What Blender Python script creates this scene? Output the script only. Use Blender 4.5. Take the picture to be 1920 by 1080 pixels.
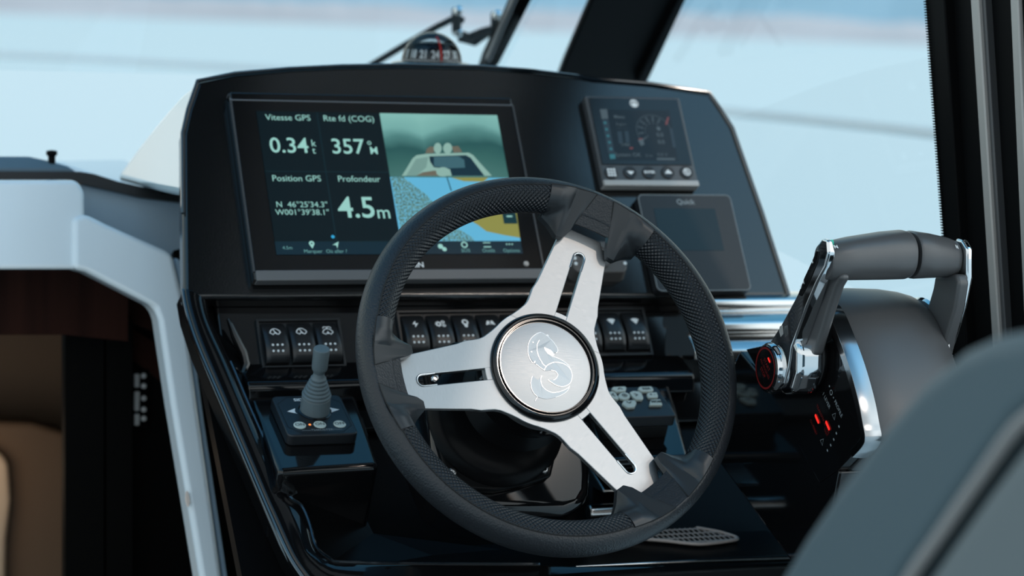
import bpy, bmesh, math, random
from mathutils import Vector as V, Matrix
from mathutils.bvhtree import BVHTree
random.seed(7)
sc = bpy.context.scene
for o in list(bpy.data.objects):
    bpy.data.objects.remove(o)
COL = sc.collection
RAD = math.radians

# ------------------------------------------------------------------ camera
CAM = V((0, 0, 1.5))
YAW, PITCH, ROLL = RAD(21.30), RAD(6.49), RAD(1.97)
FPX = 85 / 36 * 1920
_f = V((math.sin(YAW) * math.cos(PITCH), math.cos(YAW) * math.cos(PITCH), -math.sin(PITCH)))
_r = V((math.cos(YAW), -math.sin(YAW), 0))
_u = _r.cross(_f)
CR = _r * math.cos(ROLL) + _u * math.sin(ROLL)
CU = _u * math.cos(ROLL) - _r * math.sin(ROLL)
CF = _f
cam_d = bpy.data.cameras.new('camera')
cam_d.lens = 85
cam_d.sensor_width = 36
cam_d.clip_start = 0.05
cam_d.clip_end = 3000
cam_d.dof.use_dof = True
cam_d.dof.focus_distance = 2.13
cam_d.dof.aperture_fstop = 5.6
cam_o = bpy.data.objects.new('camera', cam_d)
M = Matrix((CR, CU, -CF)).transposed().to_4x4()
M.translation = CAM
cam_o.matrix_world = M
COL.objects.link(cam_o)
sc.camera = cam_o

# ------------------------------------------------------------------ sky, sun, exposure
w = bpy.data.worlds.new('sky')
sc.world = w
w.use_nodes = True
nt = w.node_tree
nt.nodes.clear()
tc = nt.nodes.new('ShaderNodeTexCoord')
sx = nt.nodes.new('ShaderNodeSeparateXYZ')
nt.links.new(tc.outputs['Generated'], sx.inputs[0])
def sky_ramp(stops):
    mr = nt.nodes.new('ShaderNodeMapRange')
    mr.inputs['From Min'].default_value = -0.05
    mr.inputs['From Max'].default_value = 1.0
    cr = nt.nodes.new('ShaderNodeValToRGB')
    e = cr.color_ramp.elements
    e[0].position, e[0].color = stops[0][0], (*stops[0][1], 1)
    e[1].position, e[1].color = stops[-1][0], (*stops[-1][1], 1)
    for p, c in stops[1:-1]:
        e.new(p).color = (*c, 1)
    nt.links.new(sx.outputs['Z'], mr.inputs['Value'])
    nt.links.new(mr.outputs[0], cr.inputs[0])
    return cr.outputs[0]
# ahead: pale haze on the water, clear blue higher up ; astern, round the sun: white haze
ahead = sky_ramp([(0.0, (1.22, 1.27, 1.20)), (0.10, (1.20, 1.26, 1.20)), (0.36, (0.80, 0.98, 0.96)), (0.74, (0.13, 0.45, 0.74)), (1.0, (0.08, 0.30, 0.62))])
astern = sky_ramp([(0.0, (0.75, 0.82, 0.86)), (0.25, (1.02, 1.12, 1.16)), (0.55, (0.98, 1.08, 1.12)), (0.70, (0.60, 0.75, 0.83)), (0.82, (0.30, 0.66, 0.98)), (1.0, (0.08, 0.30, 0.62))])
fb = nt.nodes.new('ShaderNodeMapRange')
fb.inputs['From Min'].default_value = 0.25
fb.inputs['From Max'].default_value = -0.30
fb.interpolation_type = 'SMOOTHSTEP'
nt.links.new(sx.outputs['Y'], fb.inputs['Value'])
mixs = nt.nodes.new('ShaderNodeMixRGB')
nt.links.new(fb.outputs[0], mixs.inputs[0])
nt.links.new(ahead, mixs.inputs[1])
nt.links.new(astern, mixs.inputs[2])
bg = nt.nodes.new('ShaderNodeBackground')
bg.inputs['Strength'].default_value = 1.0
wo = nt.nodes.new('ShaderNodeOutputWorld')
# sky brightened to starboard of the stern, added to whiten the hub's right side
cl = nt.nodes.new('ShaderNodeMapRange')
cl.inputs['From Min'].default_value = 0.33
cl.inputs['From Max'].default_value = 0.46
cl.inputs['To Min'].default_value = 1.0
cl.inputs['To Max'].default_value = 1.9
cl.interpolation_type = 'SMOOTHSTEP'
nt.links.new(sx.outputs['X'], cl.inputs['Value'])
one = nt.nodes.new('ShaderNodeMapRange')
one.inputs['To Min'].default_value = 1.0
nt.links.new(fb.outputs[0], one.inputs['Value'])
nt.links.new(cl.outputs[0], one.inputs['To Max'])
nt.links.new(one.outputs[0], bg.inputs['Strength'])
nt.links.new(mixs.outputs[0], bg.inputs[0])
nt.links.new(bg.outputs[0], wo.inputs[0])

sun_d = bpy.data.lights.new('sun', 'SUN')
sun_d.energy = 0.21
sun_d.color = (1.0, 0.84, 0.72)
sun_d.angle = RAD(2.0)
sun_o = bpy.data.objects.new('sun', sun_d)
SUN_DIR = V((-0.35, 0.62, -0.70))         # travels forward, to port and down
sun_o.rotation_euler = SUN_DIR.to_track_quat('-Z', 'Y').to_euler()
sun_o.location = (2.5, -3, 5)
COL.objects.link(sun_o)
sc.view_settings.view_transform = 'Standard'
sc.view_settings.look = 'None'
sc.view_settings.exposure = 0.0
sc.view_settings.gamma = 1.0
sc.view_settings.use_curve_mapping = False

# ------------------------------------------------------------------ materials
def mat(name, base, rough=0.5, metal=0.0, spec=0.5, emit=None, es=1.0, coat=0.0, aniso=0.0):
    m = bpy.data.materials.new(name)
    m.use_nodes = True
    b = m.node_tree.nodes['Principled BSDF']
    b.inputs['Base Color'].default_value = (*base, 1)
    b.inputs['Roughness'].default_value = rough
    b.inputs['Metallic'].default_value = metal
    b.inputs['Specular IOR Level'].default_value = spec
    b.inputs['Coat Weight'].default_value = coat
    b.inputs['Coat Roughness'].default_value = 0.04
    b.inputs['Anisotropic'].default_value = aniso
    if emit:
        b.inputs['Emission Color'].default_value = (*emit, 1)
        b.inputs['Emission Strength'].default_value = es
    return m

def nd(m, t, **kw):
    n = m.node_tree.nodes.new(t)
    for k, v in kw.items():
        setattr(n, k, v)
    return n

def ln(m, a, b):
    m.node_tree.links.new(a, b)

def bsdf(m):
    return m.node_tree.nodes['Principled BSDF']

def add_bump(m, scale, strength, dist, kind='noise', detail=3, mapping=None):
    t = nd(m, 'ShaderNodeTexCoord')
    src = t.outputs['Object']
    if mapping:
        mp = nd(m, 'ShaderNodeMapping')
        mp.inputs['Scale'].default_value = mapping
        ln(m, src, mp.inputs[0])
        src = mp.outputs[0]
    if kind == 'noise':
        n = nd(m, 'ShaderNodeTexNoise')
        n.inputs['Detail'].default_value = detail
        out = n.outputs['Fac']
    else:
        n = nd(m, 'ShaderNodeTexVoronoi')
        n.feature = 'SMOOTH_F1'
        out = n.outputs['Distance']
    n.inputs['Scale'].default_value = scale
    ln(m, src, n.inputs['Vector'])
    b = nd(m, 'ShaderNodeBump')
    b.inputs['Strength'].default_value = strength
    b.inputs['Distance'].default_value = dist
    ln(m, out, b.inputs['Height'])
    ln(m, b.outputs[0], bsdf(m).inputs['Normal'])
    return out

def add_tone(m, c0, c1, scale, detail=4, mapping=None, lo=0.35, hi=0.65):
    t = nd(m, 'ShaderNodeTexCoord')
    src = t.outputs['Object']
    if mapping:
        mp = nd(m, 'ShaderNodeMapping')
        mp.inputs['Scale'].default_value = mapping
        ln(m, src, mp.inputs[0])
        src = mp.outputs[0]
    n = nd(m, 'ShaderNodeTexNoise')
    n.inputs['Scale'].default_value = scale
    n.inputs['Detail'].default_value = detail
    ln(m, src, n.inputs['Vector'])
    r = nd(m, 'ShaderNodeValToRGB')
    r.color_ramp.elements[0].position = lo
    r.color_ramp.elements[0].color = (*c0, 1)
    r.color_ramp.elements[1].position = hi
    r.color_ramp.elements[1].color = (*c1, 1)
    ln(m, n.outputs['Fac'], r.inputs[0])
    ln(m, r.outputs[0], bsdf(m).inputs['Base Color'])

MT = {}
MT['gloss_black'] = mat('gloss_black', (0.0045, 0.0045, 0.005), 0.07, spec=0.5)
MT['dash'] = mat('satin_dash', (0.0055, 0.006, 0.0065), 0.13, spec=0.8)
add_bump(MT['dash'], 900, 0.12, 0.0004)
MT['bezel'] = mat('bezel_black', (0.004, 0.004, 0.0045), 0.16)
MT['bezel_edge'] = mat('bezel_edge', (0.055, 0.057, 0.060), 0.34, spec=0.7)
MT['plastic'] = mat('black_plastic', (0.012, 0.013, 0.0145), 0.33)
add_bump(MT['plastic'], 2500, 0.15, 0.0002)
MT['panel_face'] = mat('panel_face', (0.012, 0.014, 0.017), 0.38)
MT['white_print'] = mat('white_print', (0.88, 0.90, 0.90), 0.5)
MT['card_print'] = mat('card_print', (0.92, 0.94, 0.94), 0.5)
MT['print_dim'] = mat('print_dim', (0.28, 0.31, 0.32), 0.5)
MT['key_white'] = mat('key_white', (0.55, 0.62, 0.57), 0.45)
MT['dot'] = mat('indicator_lens', (0.82, 0.87, 0.88), 0.25)
MT['leather'] = mat('leather', (0.014, 0.0165, 0.020), 0.42, spec=0.5)
add_bump(MT['leather'], 620, 0.55, 0.0006, 'voronoi')
MT['rubber'] = mat('wing_rubber', (0.022, 0.025, 0.028), 0.36, spec=0.5)
add_bump(MT['rubber'], 3000, 0.1, 0.0002)
MT['seam'] = mat('seam_black', (0.002, 0.002, 0.002), 0.6)
MT['chrome'] = mat('chrome', (0.72, 0.73, 0.74), 0.06, metal=1)
MT['steel'] = mat('polished_steel', (0.62, 0.60, 0.58), 0.16, metal=1)  # also stands in for sun highlights on the console
MT['screw'] = mat('screw_steel', (0.6, 0.6, 0.6), 0.2, metal=1)
MT['throttle_grey'] = mat('soft_grey', (0.080, 0.081, 0.083), 0.38, spec=0.6)
add_bump(MT['throttle_grey'], 1800, 0.15, 0.0003)
MT['joy_rubber'] = mat('grey_rubber', (0.115, 0.150, 0.165), 0.48, spec=0.4)
MT['remote_grey'] = mat('remote_grey', (0.085, 0.078, 0.074), 0.42)
MT['gelcoat'] = mat('white_gelcoat', (0.80, 0.87, 0.90), 0.16, spec=0.5, coat=0.3)
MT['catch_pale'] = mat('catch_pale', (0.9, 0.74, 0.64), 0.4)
MT['shade_panel'] = mat('grey_vinyl', (0.34, 0.46, 0.56), 0.55)  # blue-grey base holds the shade on the side wall
MT['wood'] = mat('dark_wood', (0.03, 0.011, 0.007), 0.6, spec=0.08)
MT['seat_light'] = mat('seat_light', (0.165, 0.185, 0.188), 0.55, spec=0.3)  # lighter copy of the seat vinyl, carrying the light on the rear
add_tone(MT['wood'], (0.018, 0.006, 0.004), (0.042, 0.014, 0.009), 30, 4, (1, 1, 0.06))
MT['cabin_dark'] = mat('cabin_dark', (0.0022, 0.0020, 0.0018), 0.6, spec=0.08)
MT['cabin_tan'] = mat('cabin_tan', (0.20, 0.125, 0.075), 0.6)
MT['cream'] = mat('cream_cushion', (0.80, 0.62, 0.45), 0.7)
MT['seat_vinyl'] = mat('seat_vinyl', (0.080, 0.116, 0.132), 0.5, spec=0.35)
add_bump(MT['seat_vinyl'], 700, 0.1, 0.0006)
MT['seat_piping'] = mat('seat_piping', (0.30, 0.285, 0.275), 0.5, spec=0.4)
MT['frame_black'] = mat('frame_black', (0.0045, 0.0048, 0.0052), 0.5, spec=0.05)
MT['alu'] = mat('anodised_alu', (0.46, 0.44, 0.42), 0.42, metal=0.25)
MT['gasket'] = mat('gasket', (0.008, 0.010, 0.012), 0.5)
MT['deck_blue'] = mat('deck_blue', (0.10, 0.165, 0.215), 0.45)
MT['strip_grey'] = mat('strip_grey', (0.13, 0.132, 0.135), 0.4, spec=0.6)
MT['flank'] = mat('flank_gelcoat', (0.50, 0.64, 0.69), 0.12, coat=0.5)  # darker copy of the gelcoat, toned for the reflection on the flank
MT['bead'] = mat('edge_bead', (0.004, 0.008, 0.012), 0.10, spec=1.0, coat=1.0)
MT['rail'] = mat('rail_steel', (0.80, 0.80, 0.79), 0.35)
MT['roof'] = mat('roof_frame', (0.006, 0.006, 0.006), 0.6)
MT['liner'] = mat('roof_liner', (0.85, 0.68, 0.62), 0.7)
MT['floor'] = mat('cockpit_floor', (0.05, 0.045, 0.04), 0.6)
MT['red_print'] = mat('red_print', (0.06, 0.004, 0.004), 0.5, emit=(1.0, 0.02, 0.02), es=0.032)
MT['column_black'] = mat('column_black', (0.0042, 0.0042, 0.0045), 0.30, spec=0.08)
MT['red_led'] = mat('red_led', (0.4, 0.01, 0.01), 0.4, emit=(1.0, 0.03, 0.02), es=0.9)
MT['amber_led'] = mat('amber_led', (0.5, 0.1, 0.02), 0.4, emit=(1.0, 0.25, 0.05), es=1.6)
MT['green_led'] = mat('green_led', (0.02, 0.25, 0.18), 0.35, emit=(0.0, 0.45, 0.30), es=0.6)
MT['compass_red'] = mat('compass_red', (0.90, 0.03, 0.02), 0.4)
MT['grate'] = mat('grate_metal', (0.66, 0.56, 0.51), 0.4)
MT['trim_chrome'] = mat('trim_chrome', (0.40, 0.41, 0.42), 0.14, metal=1)

# brushed aluminium: fine streaks along one direction
def brushed(name, base, rough, mapping, streak=0.12):
    m = mat(name, base, rough, metal=1.0, aniso=0.55)
    t = nd(m, 'ShaderNodeTexCoord')
    mp = nd(m, 'ShaderNodeMapping')
    mp.inputs['Scale'].default_value = mapping
    n = nd(m, 'ShaderNodeTexNoise')
    n.inputs['Scale'].default_value = 1.0
    n.inputs['Detail'].default_value = 5
    ln(m, t.outputs['UV'], mp.inputs[0])
    ln(m, mp.outputs[0], n.inputs['Vector'])
    r = nd(m, 'ShaderNodeMapRange')
    r.inputs['To Min'].default_value = rough - streak
    r.inputs['To Max'].default_value = rough + streak
    ln(m, n.outputs['Fac'], r.inputs['Value'])
    ln(m, r.outputs[0], bsdf(m).inputs['Roughness'])
    b = nd(m, 'ShaderNodeBump')
    b.inputs['Strength'].default_value = 0.10
    b.inputs['Distance'].default_value = 0.0003
    ln(m, n.outputs['Fac'], b.inputs['Height'])
    ln(m, b.outputs[0], bsdf(m).inputs['Normal'])
    cr_ = nd(m, 'ShaderNodeMixRGB')
    cr_.inputs[1].default_value = (base[0] * 0.74, base[1] * 0.75, base[2] * 0.76, 1)
    cr_.inputs[2].default_value = (base[0], base[1], base[2], 1)
    ln(m, n.outputs['Fac'], cr_.inputs[0])
    ln(m, cr_.outputs[0], bsdf(m).inputs['Base Color'])
    tg = nd(m, 'ShaderNodeTangent')
    tg.direction_type = 'UV_MAP'
    ln(m, tg.outputs[0], bsdf(m).inputs['Tangent'])
    return m
MT['brushed_spoke'] = brushed('brushed_spoke', (0.58, 0.58, 0.58), 0.42, (2600, 130, 1), 0.10)
MT['brushed_cap'] = brushed('brushed_cap', (0.56, 0.56, 0.56), 0.38, (110, 2400, 1))
MT['emblem_line'] = mat('emblem_line', (0.95, 0.96, 0.97), 0.22, metal=1.0)
MT['emblem_fill'] = mat('emblem_fill', (0.52, 0.55, 0.57), 0.45, metal=1.0)

# woven perforated grip: rows of raised knots in uv space
def woven():
    m = mat('woven_grip', (0.013, 0.0155, 0.019), 0.36, spec=0.5)
    t = nd(m, 'ShaderNodeTexCoord')
    s = nd(m, 'ShaderNodeSeparateXYZ')
    ln(m, t.outputs['UV'], s.inputs[0])
    def sin_of(sock, k, ph=0.0):
        a_ = nd(m, 'ShaderNodeMath', operation='MULTIPLY_ADD')
        a_.inputs[1].default_value = k
        a_.inputs[2].default_value = ph
        ln(m, sock, a_.inputs[0])
        b_ = nd(m, 'ShaderNodeMath', operation='SINE')
        ln(m, a_.outputs[0], b_.inputs[0])
        return b_.outputs[0]
    k = 2 * math.pi / 0.0043
    p = nd(m, 'ShaderNodeMath', operation='MULTIPLY')
    ln(m, sin_of(s.outputs['X'], k), p.inputs[0])
    ln(m, sin_of(s.outputs['Y'], k), p.inputs[1])
    b = nd(m, 'ShaderNodeBump')
    b.inputs['Strength'].default_value = 0.95
    b.inputs['Distance'].default_value = 0.0009
    ln(m, p.outputs[0], b.inputs['Height'])
    ln(m, b.outputs[0], bsdf(m).inputs['Normal'])
    return m
MT['woven'] = woven()

# thin glass: mostly transparent, a faint mirror at glancing angles
def thin_glass(name, tint, refl=0.06):
    m = bpy.data.materials.new(name)
    m.use_nodes = True
    m.node_tree.nodes.clear()
    tr = nd(m, 'ShaderNodeBsdfTransparent')
    tr.inputs[0].default_value = (*tint, 1)
    gl = nd(m, 'ShaderNodeBsdfGlossy')
    gl.inputs['Roughness'].default_value = 0.02
    fr = nd(m, 'ShaderNodeFresnel')
    fr.inputs['IOR'].default_value = 1.3
    mx = nd(m, 'ShaderNodeMixShader')
    o = nd(m, 'ShaderNodeOutputMaterial')
    ln(m, fr.outputs[0], mx.inputs[0])
    ln(m, tr.outputs[0], mx.inputs[1])
    ln(m, gl.outputs[0], mx.inputs[2])
    ln(m, mx.outputs[0], o.inputs[0])
    return m
MT['glass'] = thin_glass('window_glass', (0.94, 0.98, 0.99))
MT['dome_glass'] = thin_glass('dome_glass', (0.80, 0.84, 0.86))

def screen(name, col, es=1.0):
    return mat('screen_' + name, (0.002, 0.002, 0.002), 0.22, emit=col, es=es, spec=0.35)
MT['s_bg'] = screen('background', (0.0012, 0.0075, 0.0115))
MT['s_line'] = screen('divider', (0.004, 0.020, 0.028))
MT['s_text'] = screen('text', (0.30, 0.60, 0.55))
MT['s_dimtext'] = screen('dim_text', (0.13, 0.33, 0.33))
MT['s_bar'] = screen('toolbar', (0.004, 0.020, 0.034))
MT['s_chart'] = screen('chart_water', (0.115, 0.44, 0.66))
MT['s_land'] = screen('chart_land', (0.26, 0.26, 0.065))
MT['s_dark'] = screen('dark', (0.006, 0.035, 0.045))
MT['s_boat'] = screen('boat', (0.25, 0.43, 0.38))
MT['s_boat2'] = screen('boat_shade', (0.17, 0.31, 0.28))
MT['s_brown'] = screen('boat_brown', (0.14, 0.13, 0.10))
MT['s_cock'] = screen('cockpit', (0.006, 0.028, 0.045))
MT['s_cock2'] = screen('cockpit_light', (0.045, 0.125, 0.155))
MT['s_blue'] = screen('blue_dot', (0.03, 0.35, 0.62))
MT['s_grey'] = screen('grey', (0.060, 0.085, 0.10))
MT['s_dim'] = screen('dim', (0.018, 0.032, 0.045))
MT['s_red'] = screen('red', (0.16, 0.045, 0.045))
MT['s_teal'] = screen('teal', (0.03, 0.14, 0.17))
MT['s_ebg'] = screen('engine_background', (0.0035, 0.0065, 0.010))
MT['s_quick'] = screen('touch_panel', (0.003, 0.012, 0.018))

def wake_mat():
    # picture on the camera tile: pale water, two darker arcs of wake
    m = screen('camera_water', (0.05, 0.2, 0.2))
    t = nd(m, 'ShaderNodeTexCoord')
    s = nd(m, 'ShaderNodeSeparateXYZ')
    ln(m, t.outputs['UV'], s.inputs[0])
    def mth(op, a_, b_=None, c_=None):
        n = nd(m, 'ShaderNodeMath', operation=op)
        for i, q in enumerate((a_, b_, c_)):
            if q is None:
                continue
            if isinstance(q, (int, float)):
                n.inputs[i].default_value = q
            else:
                ln(m, q, n.inputs[i])
        return n.outputs[0]
    X, Y = s.outputs['X'], s.outputs['Y']
    # distance above two arched swells, left and right of the wake
    def hump(cx, top, fall):
        d = mth('SUBTRACT', X, cx)
        return mth('MULTIPLY_ADD', mth('MULTIPLY', d, d), -fall, top)
    crest = mth('MAXIMUM', hump(0.12, 0.66, 2.2), hump(0.72, 0.76, 1.3))
    no = nd(m, 'ShaderNodeTexNoise'); no.inputs['Scale'].default_value = 3.0
    ln(m, t.outputs['UV'], no.inputs['Vector'])
    f = mth('ADD', mth('SUBTRACT', Y, crest), mth('MULTIPLY_ADD', no.outputs['Fac'], 0.16, -0.08))
    mr = nd(m, 'ShaderNodeMapRange')
    mr.inputs['From Min'].default_value = -0.75
    mr.inputs['From Max'].default_value = 0.35
    ln(m, f, mr.inputs['Value'])
    r = nd(m, 'ShaderNodeValToRGB')
    el = r.color_ramp.elements
    el[0].position = 0.0; el[0].color = (0.060, 0.17, 0.155, 1)
    el[1].position = 1.0; el[1].color = (0.22, 0.48, 0.44, 1)
    for p_, c_ in ((0.30, (0.035, 0.125, 0.115)), (0.50, (0.020, 0.090, 0.090)), (0.66, (0.075, 0.22, 0.21)), (0.78, (0.17, 0.40, 0.375))):
        el.new(p_).color = (*c_, 1)
    ln(m, mr.outputs[0], r.inputs[0])
    ln(m, r.outputs[0], bsdf(m).inputs['Emission Color'])
    return m
MT['s_cam'] = wake_mat()

def speckle_mat():
    # depth soundings on the chart: dark green specks on blue
    m = screen('chart_rocks', (0.1, 0.4, 0.6))
    t = nd(m, 'ShaderNodeTexCoord')
    n = nd(m, 'ShaderNodeTexNoise'); n.inputs['Scale'].default_value = 520; n.inputs['Detail'].default_value = 2
    ln(m, t.outputs['UV'], n.inputs['Vector'])
    r = nd(m, 'ShaderNodeValToRGB')
    el = r.color_ramp.elements
    el[0].position = 0.44; el[0].color = (0.06, 0.15, 0.15, 1)
    el[1].position = 0.56; el[1].color = (0.115, 0.42, 0.62, 1)
    x = el.new(0.49); x.color = (0.16, 0.31, 0.24, 1)
    ln(m, n.outputs['Fac'], r.inputs[0])
    ln(m, r.outputs[0], bsdf(m).inputs['Emission Color'])
    return m
MT['s_rock'] = speckle_mat()

def water_mat():
    m = mat('sea', (0.82, 0.88, 0.86), 0.38, spec=0.5)
    t = nd(m, 'ShaderNodeTexCoord')
    n = nd(m, 'ShaderNodeTexNoise'); n.inputs['Scale'].default_value = 1.1; n.inputs['Detail'].default_value = 6
    ln(m, t.outputs['Object'], n.inputs['Vector'])
    b = nd(m, 'ShaderNodeBump'); b.inputs['Strength'].default_value = 0.12; b.inputs['Distance'].default_value = 0.06
    ln(m, n.outputs['Fac'], b.inputs['Height'])
    ln(m, b.outputs[0], bsdf(m).inputs['Normal'])
    return m
MT['sea'] = water_mat()
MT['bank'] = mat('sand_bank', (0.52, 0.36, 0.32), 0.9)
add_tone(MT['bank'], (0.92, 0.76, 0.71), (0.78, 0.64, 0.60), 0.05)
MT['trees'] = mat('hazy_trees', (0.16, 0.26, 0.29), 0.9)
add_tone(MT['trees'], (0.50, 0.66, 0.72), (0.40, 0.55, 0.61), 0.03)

# ------------------------------------------------------------------ helpers
def ray(x, y):
    """direction through a pixel of the 1920x1080 frame"""
    return CF + CR * ((x - 960) / FPX) - CU * ((y - 540) / FPX)

class Fr:
    """a plane in the boat: origin, right, up, outward normal"""
    def __init__(s, o, u, v):
        s.o, s.u, s.v = V(o), V(u).normalized(), V(v).normalized()
        s.n = s.u.cross(s.v)
    def p(s, x, y, z=0.0):
        return s.o + s.u * x + s.v * y + s.n * z
    def at(s, px, py, h=0.0):
        """where the line of sight through a pixel meets the plane raised by h, in plane coordinates"""
        d = ray(px, py)
        o = s.o + s.n * h
        t = (o - CAM).dot(s.n) / d.dot(s.n)
        q = CAM + d * t - s.o
        return (q.dot(s.u), q.dot(s.v))
    def hit(s, px, py, h=0.0):
        x, y = s.at(px, py, h)
        return s.p(x, y, h)
    def moved(s, x, y, z=0.0):
        return Fr(s.p(x, y, z), s.u, s.v)

def tilt(deg):
    t = RAD(deg)
    return V((0, math.sin(t), math.cos(t)))

def wloc(o):
    return V((0, 0, 0)) if o is None else V(o.location) + wloc(o.parent)

def thing(name, label, cat, loc, group=None):
    o = bpy.data.objects.new(name, None)
    o.empty_display_size = 0.03
    o.location = loc
    COL.objects.link(o)
    tag(o, label, cat, group)
    return o

def tag(o, label=None, cat=None, group=None, kind=None):
    for k, v in (('label', label), ('category', cat), ('group', group), ('kind', kind)):
        if v:
            o[k] = v
    return o

def obj(name, vs, fs, material, parent=None, smooth=False, bevel=0.0, seg=2, uvs=None, label=None, angle=35):
    org = wloc(parent)
    base = org
    if parent is None:                                # a mesh that is a thing of its own: origin at its base
        xs = [v[0] for v in vs]; ys = [v[1] for v in vs]; zs = [v[2] for v in vs]
        base = V(((min(xs) + max(xs)) / 2, (min(ys) + max(ys)) / 2, min(zs)))
    me = bpy.data.meshes.new(name)
    me.from_pydata([tuple(V(v) - base) for v in vs], [], fs)
    mats = material if isinstance(material, list) else [material]
    for m in mats:
        me.materials.append(MT[m] if isinstance(m, str) else m)
    if uvs:
        ul = me.uv_layers.new(name='UVMap')
        for l in me.loops:
            ul.data[l.index].uv = uvs[l.vertex_index]
    bm = bmesh.new()
    bm.from_mesh(me)
    if len(fs) < 30000:
        bmesh.ops.recalc_face_normals(bm, faces=bm.faces)
    bm.to_mesh(me)
    bm.free()
    if smooth:
        me.shade_smooth()
        if not bevel:
            me.set_sharp_from_angle(angle=RAD(angle))
    o = bpy.data.objects.new(name, me)
    COL.objects.link(o)
    if parent is not None:
        o.parent = parent
    else:
        o.location = base
    if bevel:
        b = o.modifiers.new('bevel', 'BEVEL')
        b.width = bevel
        b.segments = seg
        b.limit_method = 'ANGLE'
        b.angle_limit = RAD(28)
        b.harden_normals = True
        me.shade_smooth()
        me.set_sharp_from_angle(angle=RAD(60))
    if label:
        o['label'] = label
    return o

class MB:
    """collects shapes that make up ONE part"""
    def __init__(s):
        s.v, s.f, s.uv = [], [], []
    def add(s, vs, fs, uv=None):
        b = len(s.v)
        s.v += [V(q) for q in vs]
        s.f += [tuple(i + b for i in f) for f in fs]
        s.uv += uv if uv else [(0, 0)] * len(vs)
        return s
    def poly(s, fr, pts, z=0.0002):
        return s.add([fr.p(x, y, z) for x, y in pts], [tuple(range(len(pts)))], [(x, y) for x, y in pts])
    def rect(s, fr, x0, y0, x1, y1, z=0.0002):
        return s.add([fr.p(x0, y0, z), fr.p(x1, y0, z), fr.p(x1, y1, z), fr.p(x0, y1, z)], [(0, 1, 2, 3)], [(0, 0), (1, 0), (1, 1), (0, 1)])
    def prism(s, pts, d):
        n = len(pts)
        vs = [V(p) for p in pts] + [V(p) + d for p in pts]
        fs = [tuple(range(n)), tuple(range(2 * n - 1, n - 1, -1))]
        fs += [(i, i + n, (i + 1) % n + n, (i + 1) % n) for i in range(n)]
        return s.add(vs, fs)
    def block(s, fr, x0, y0, x1, y1, z0, z1):
        return s.prism([fr.p(x0, y0, z1), fr.p(x1, y0, z1), fr.p(x1, y1, z1), fr.p(x0, y1, z1)], fr.n * (z0 - z1))
    def stroke(s, fr, pts, wd, z=0.0003, closed=False):
        n = len(pts)
        P = [V((x, y)) for x, y in pts]
        vs = []
        for i in range(n):
            a_ = P[(i - 1) % n] if closed or i else P[i]
            b_ = P[(i + 1) % n] if closed or i < n - 1 else P[i]
            d = (b_ - a_)
            d = d.normalized() if d.length else V((1, 0))
            q = V((-d.y, d.x)) * wd / 2
            vs += [fr.p(*(P[i] + q), z), fr.p(*(P[i] - q), z)]
        m = n if closed else n - 1
        fs = [(2 * i, 2 * i + 1, 2 * ((i + 1) % n) + 1, 2 * ((i + 1) % n)) for i in range(m)]
        return s.add(vs, fs)
    def disc(s, fr, x, y, r, z=0.0002, seg=20, ry=None):
        ry = ry or r
        return s.poly(fr, [(x + r * math.cos(2 * math.pi * i / seg), y + ry * math.sin(2 * math.pi * i / seg)) for i in range(seg)], z)
    def ring(s, fr, x, y, r0, r1, z=0.0002, seg=32, a0=0, a1=360):
        full = abs(a1 - a0) >= 360
        n = seg if full else seg + 1
        vs = []
        for i in range(n):
            t = RAD(a0 + (a1 - a0) * i / seg)
            vs += [fr.p(x + r0 * math.cos(t), y + r0 * math.sin(t), z), fr.p(x + r1 * math.cos(t), y + r1 * math.sin(t), z)]
        return s.add(vs, [(2 * i, 2 * i + 1, 2 * ((i + 1) % n) + 1, 2 * ((i + 1) % n)) for i in range(seg)])
    def lathe(s, prof, o, ax, seg=48, cap=True, ref=None):
        ax = V(ax).normalized()
        ref = V(ref) if ref else (V((0, 0, 1)) if abs(ax.z) < 0.9 else V((1, 0, 0)))
        e1 = ax.cross(ref).normalized()
        e2 = ax.cross(e1)
        vs, fs, n = [], [], len(prof)
        for i in range(seg):
            t = 2 * math.pi * i / seg
            d = e1 * math.cos(t) + e2 * math.sin(t)
            vs += [V(o) + d * r + ax * h for r, h in prof]
        for i in range(seg):
            j = (i + 1) % seg
            fs += [(i * n + k, j * n + k, j * n + k + 1, i * n + k + 1) for k in range(n - 1)]
        if cap:
            fs.append(tuple(i * n for i in range(seg)))
            fs.append(tuple(i * n + n - 1 for i in reversed(range(seg))))
        return s.add(vs, fs)
    def tube(s, path, r, seg=12, closed=False, cap=True):
        P = [V(p) for p in path]
        n = len(P)
        vs, fs = [], []
        e = None
        for i in range(n):
            a_ = P[i - 1] if (i or closed) else P[i]
            b_ = P[(i + 1) % n] if (i < n - 1 or closed) else P[i]
            d = (b_ - a_).normalized()
            if e is None:
                e = d.cross(V((0, 0, 1)) if abs(d.z) < 0.9 else V((1, 0, 0))).normalized()
            else:
                e = (e - d * e.dot(d)).normalized()
            g = d.cross(e)
            rr = r[i] if isinstance(r, (list, tuple)) else r
            vs += [P[i] + (e * math.cos(2 * math.pi * k / seg) + g * math.sin(2 * math.pi * k / seg)) * rr for k in range(seg)]
        for i in range(n if closed else n - 1):
            j = (i + 1) % n
            fs += [(i * seg + k, i * seg + (k + 1) % seg, j * seg + (k + 1) % seg, j * seg + k) for k in range(seg)]
        if cap and not closed:
            fs.append(tuple(range(seg)))
            fs.append(tuple(range(n * seg - 1, (n - 1) * seg - 1, -1)))
        return s.add(vs, fs)
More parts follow.
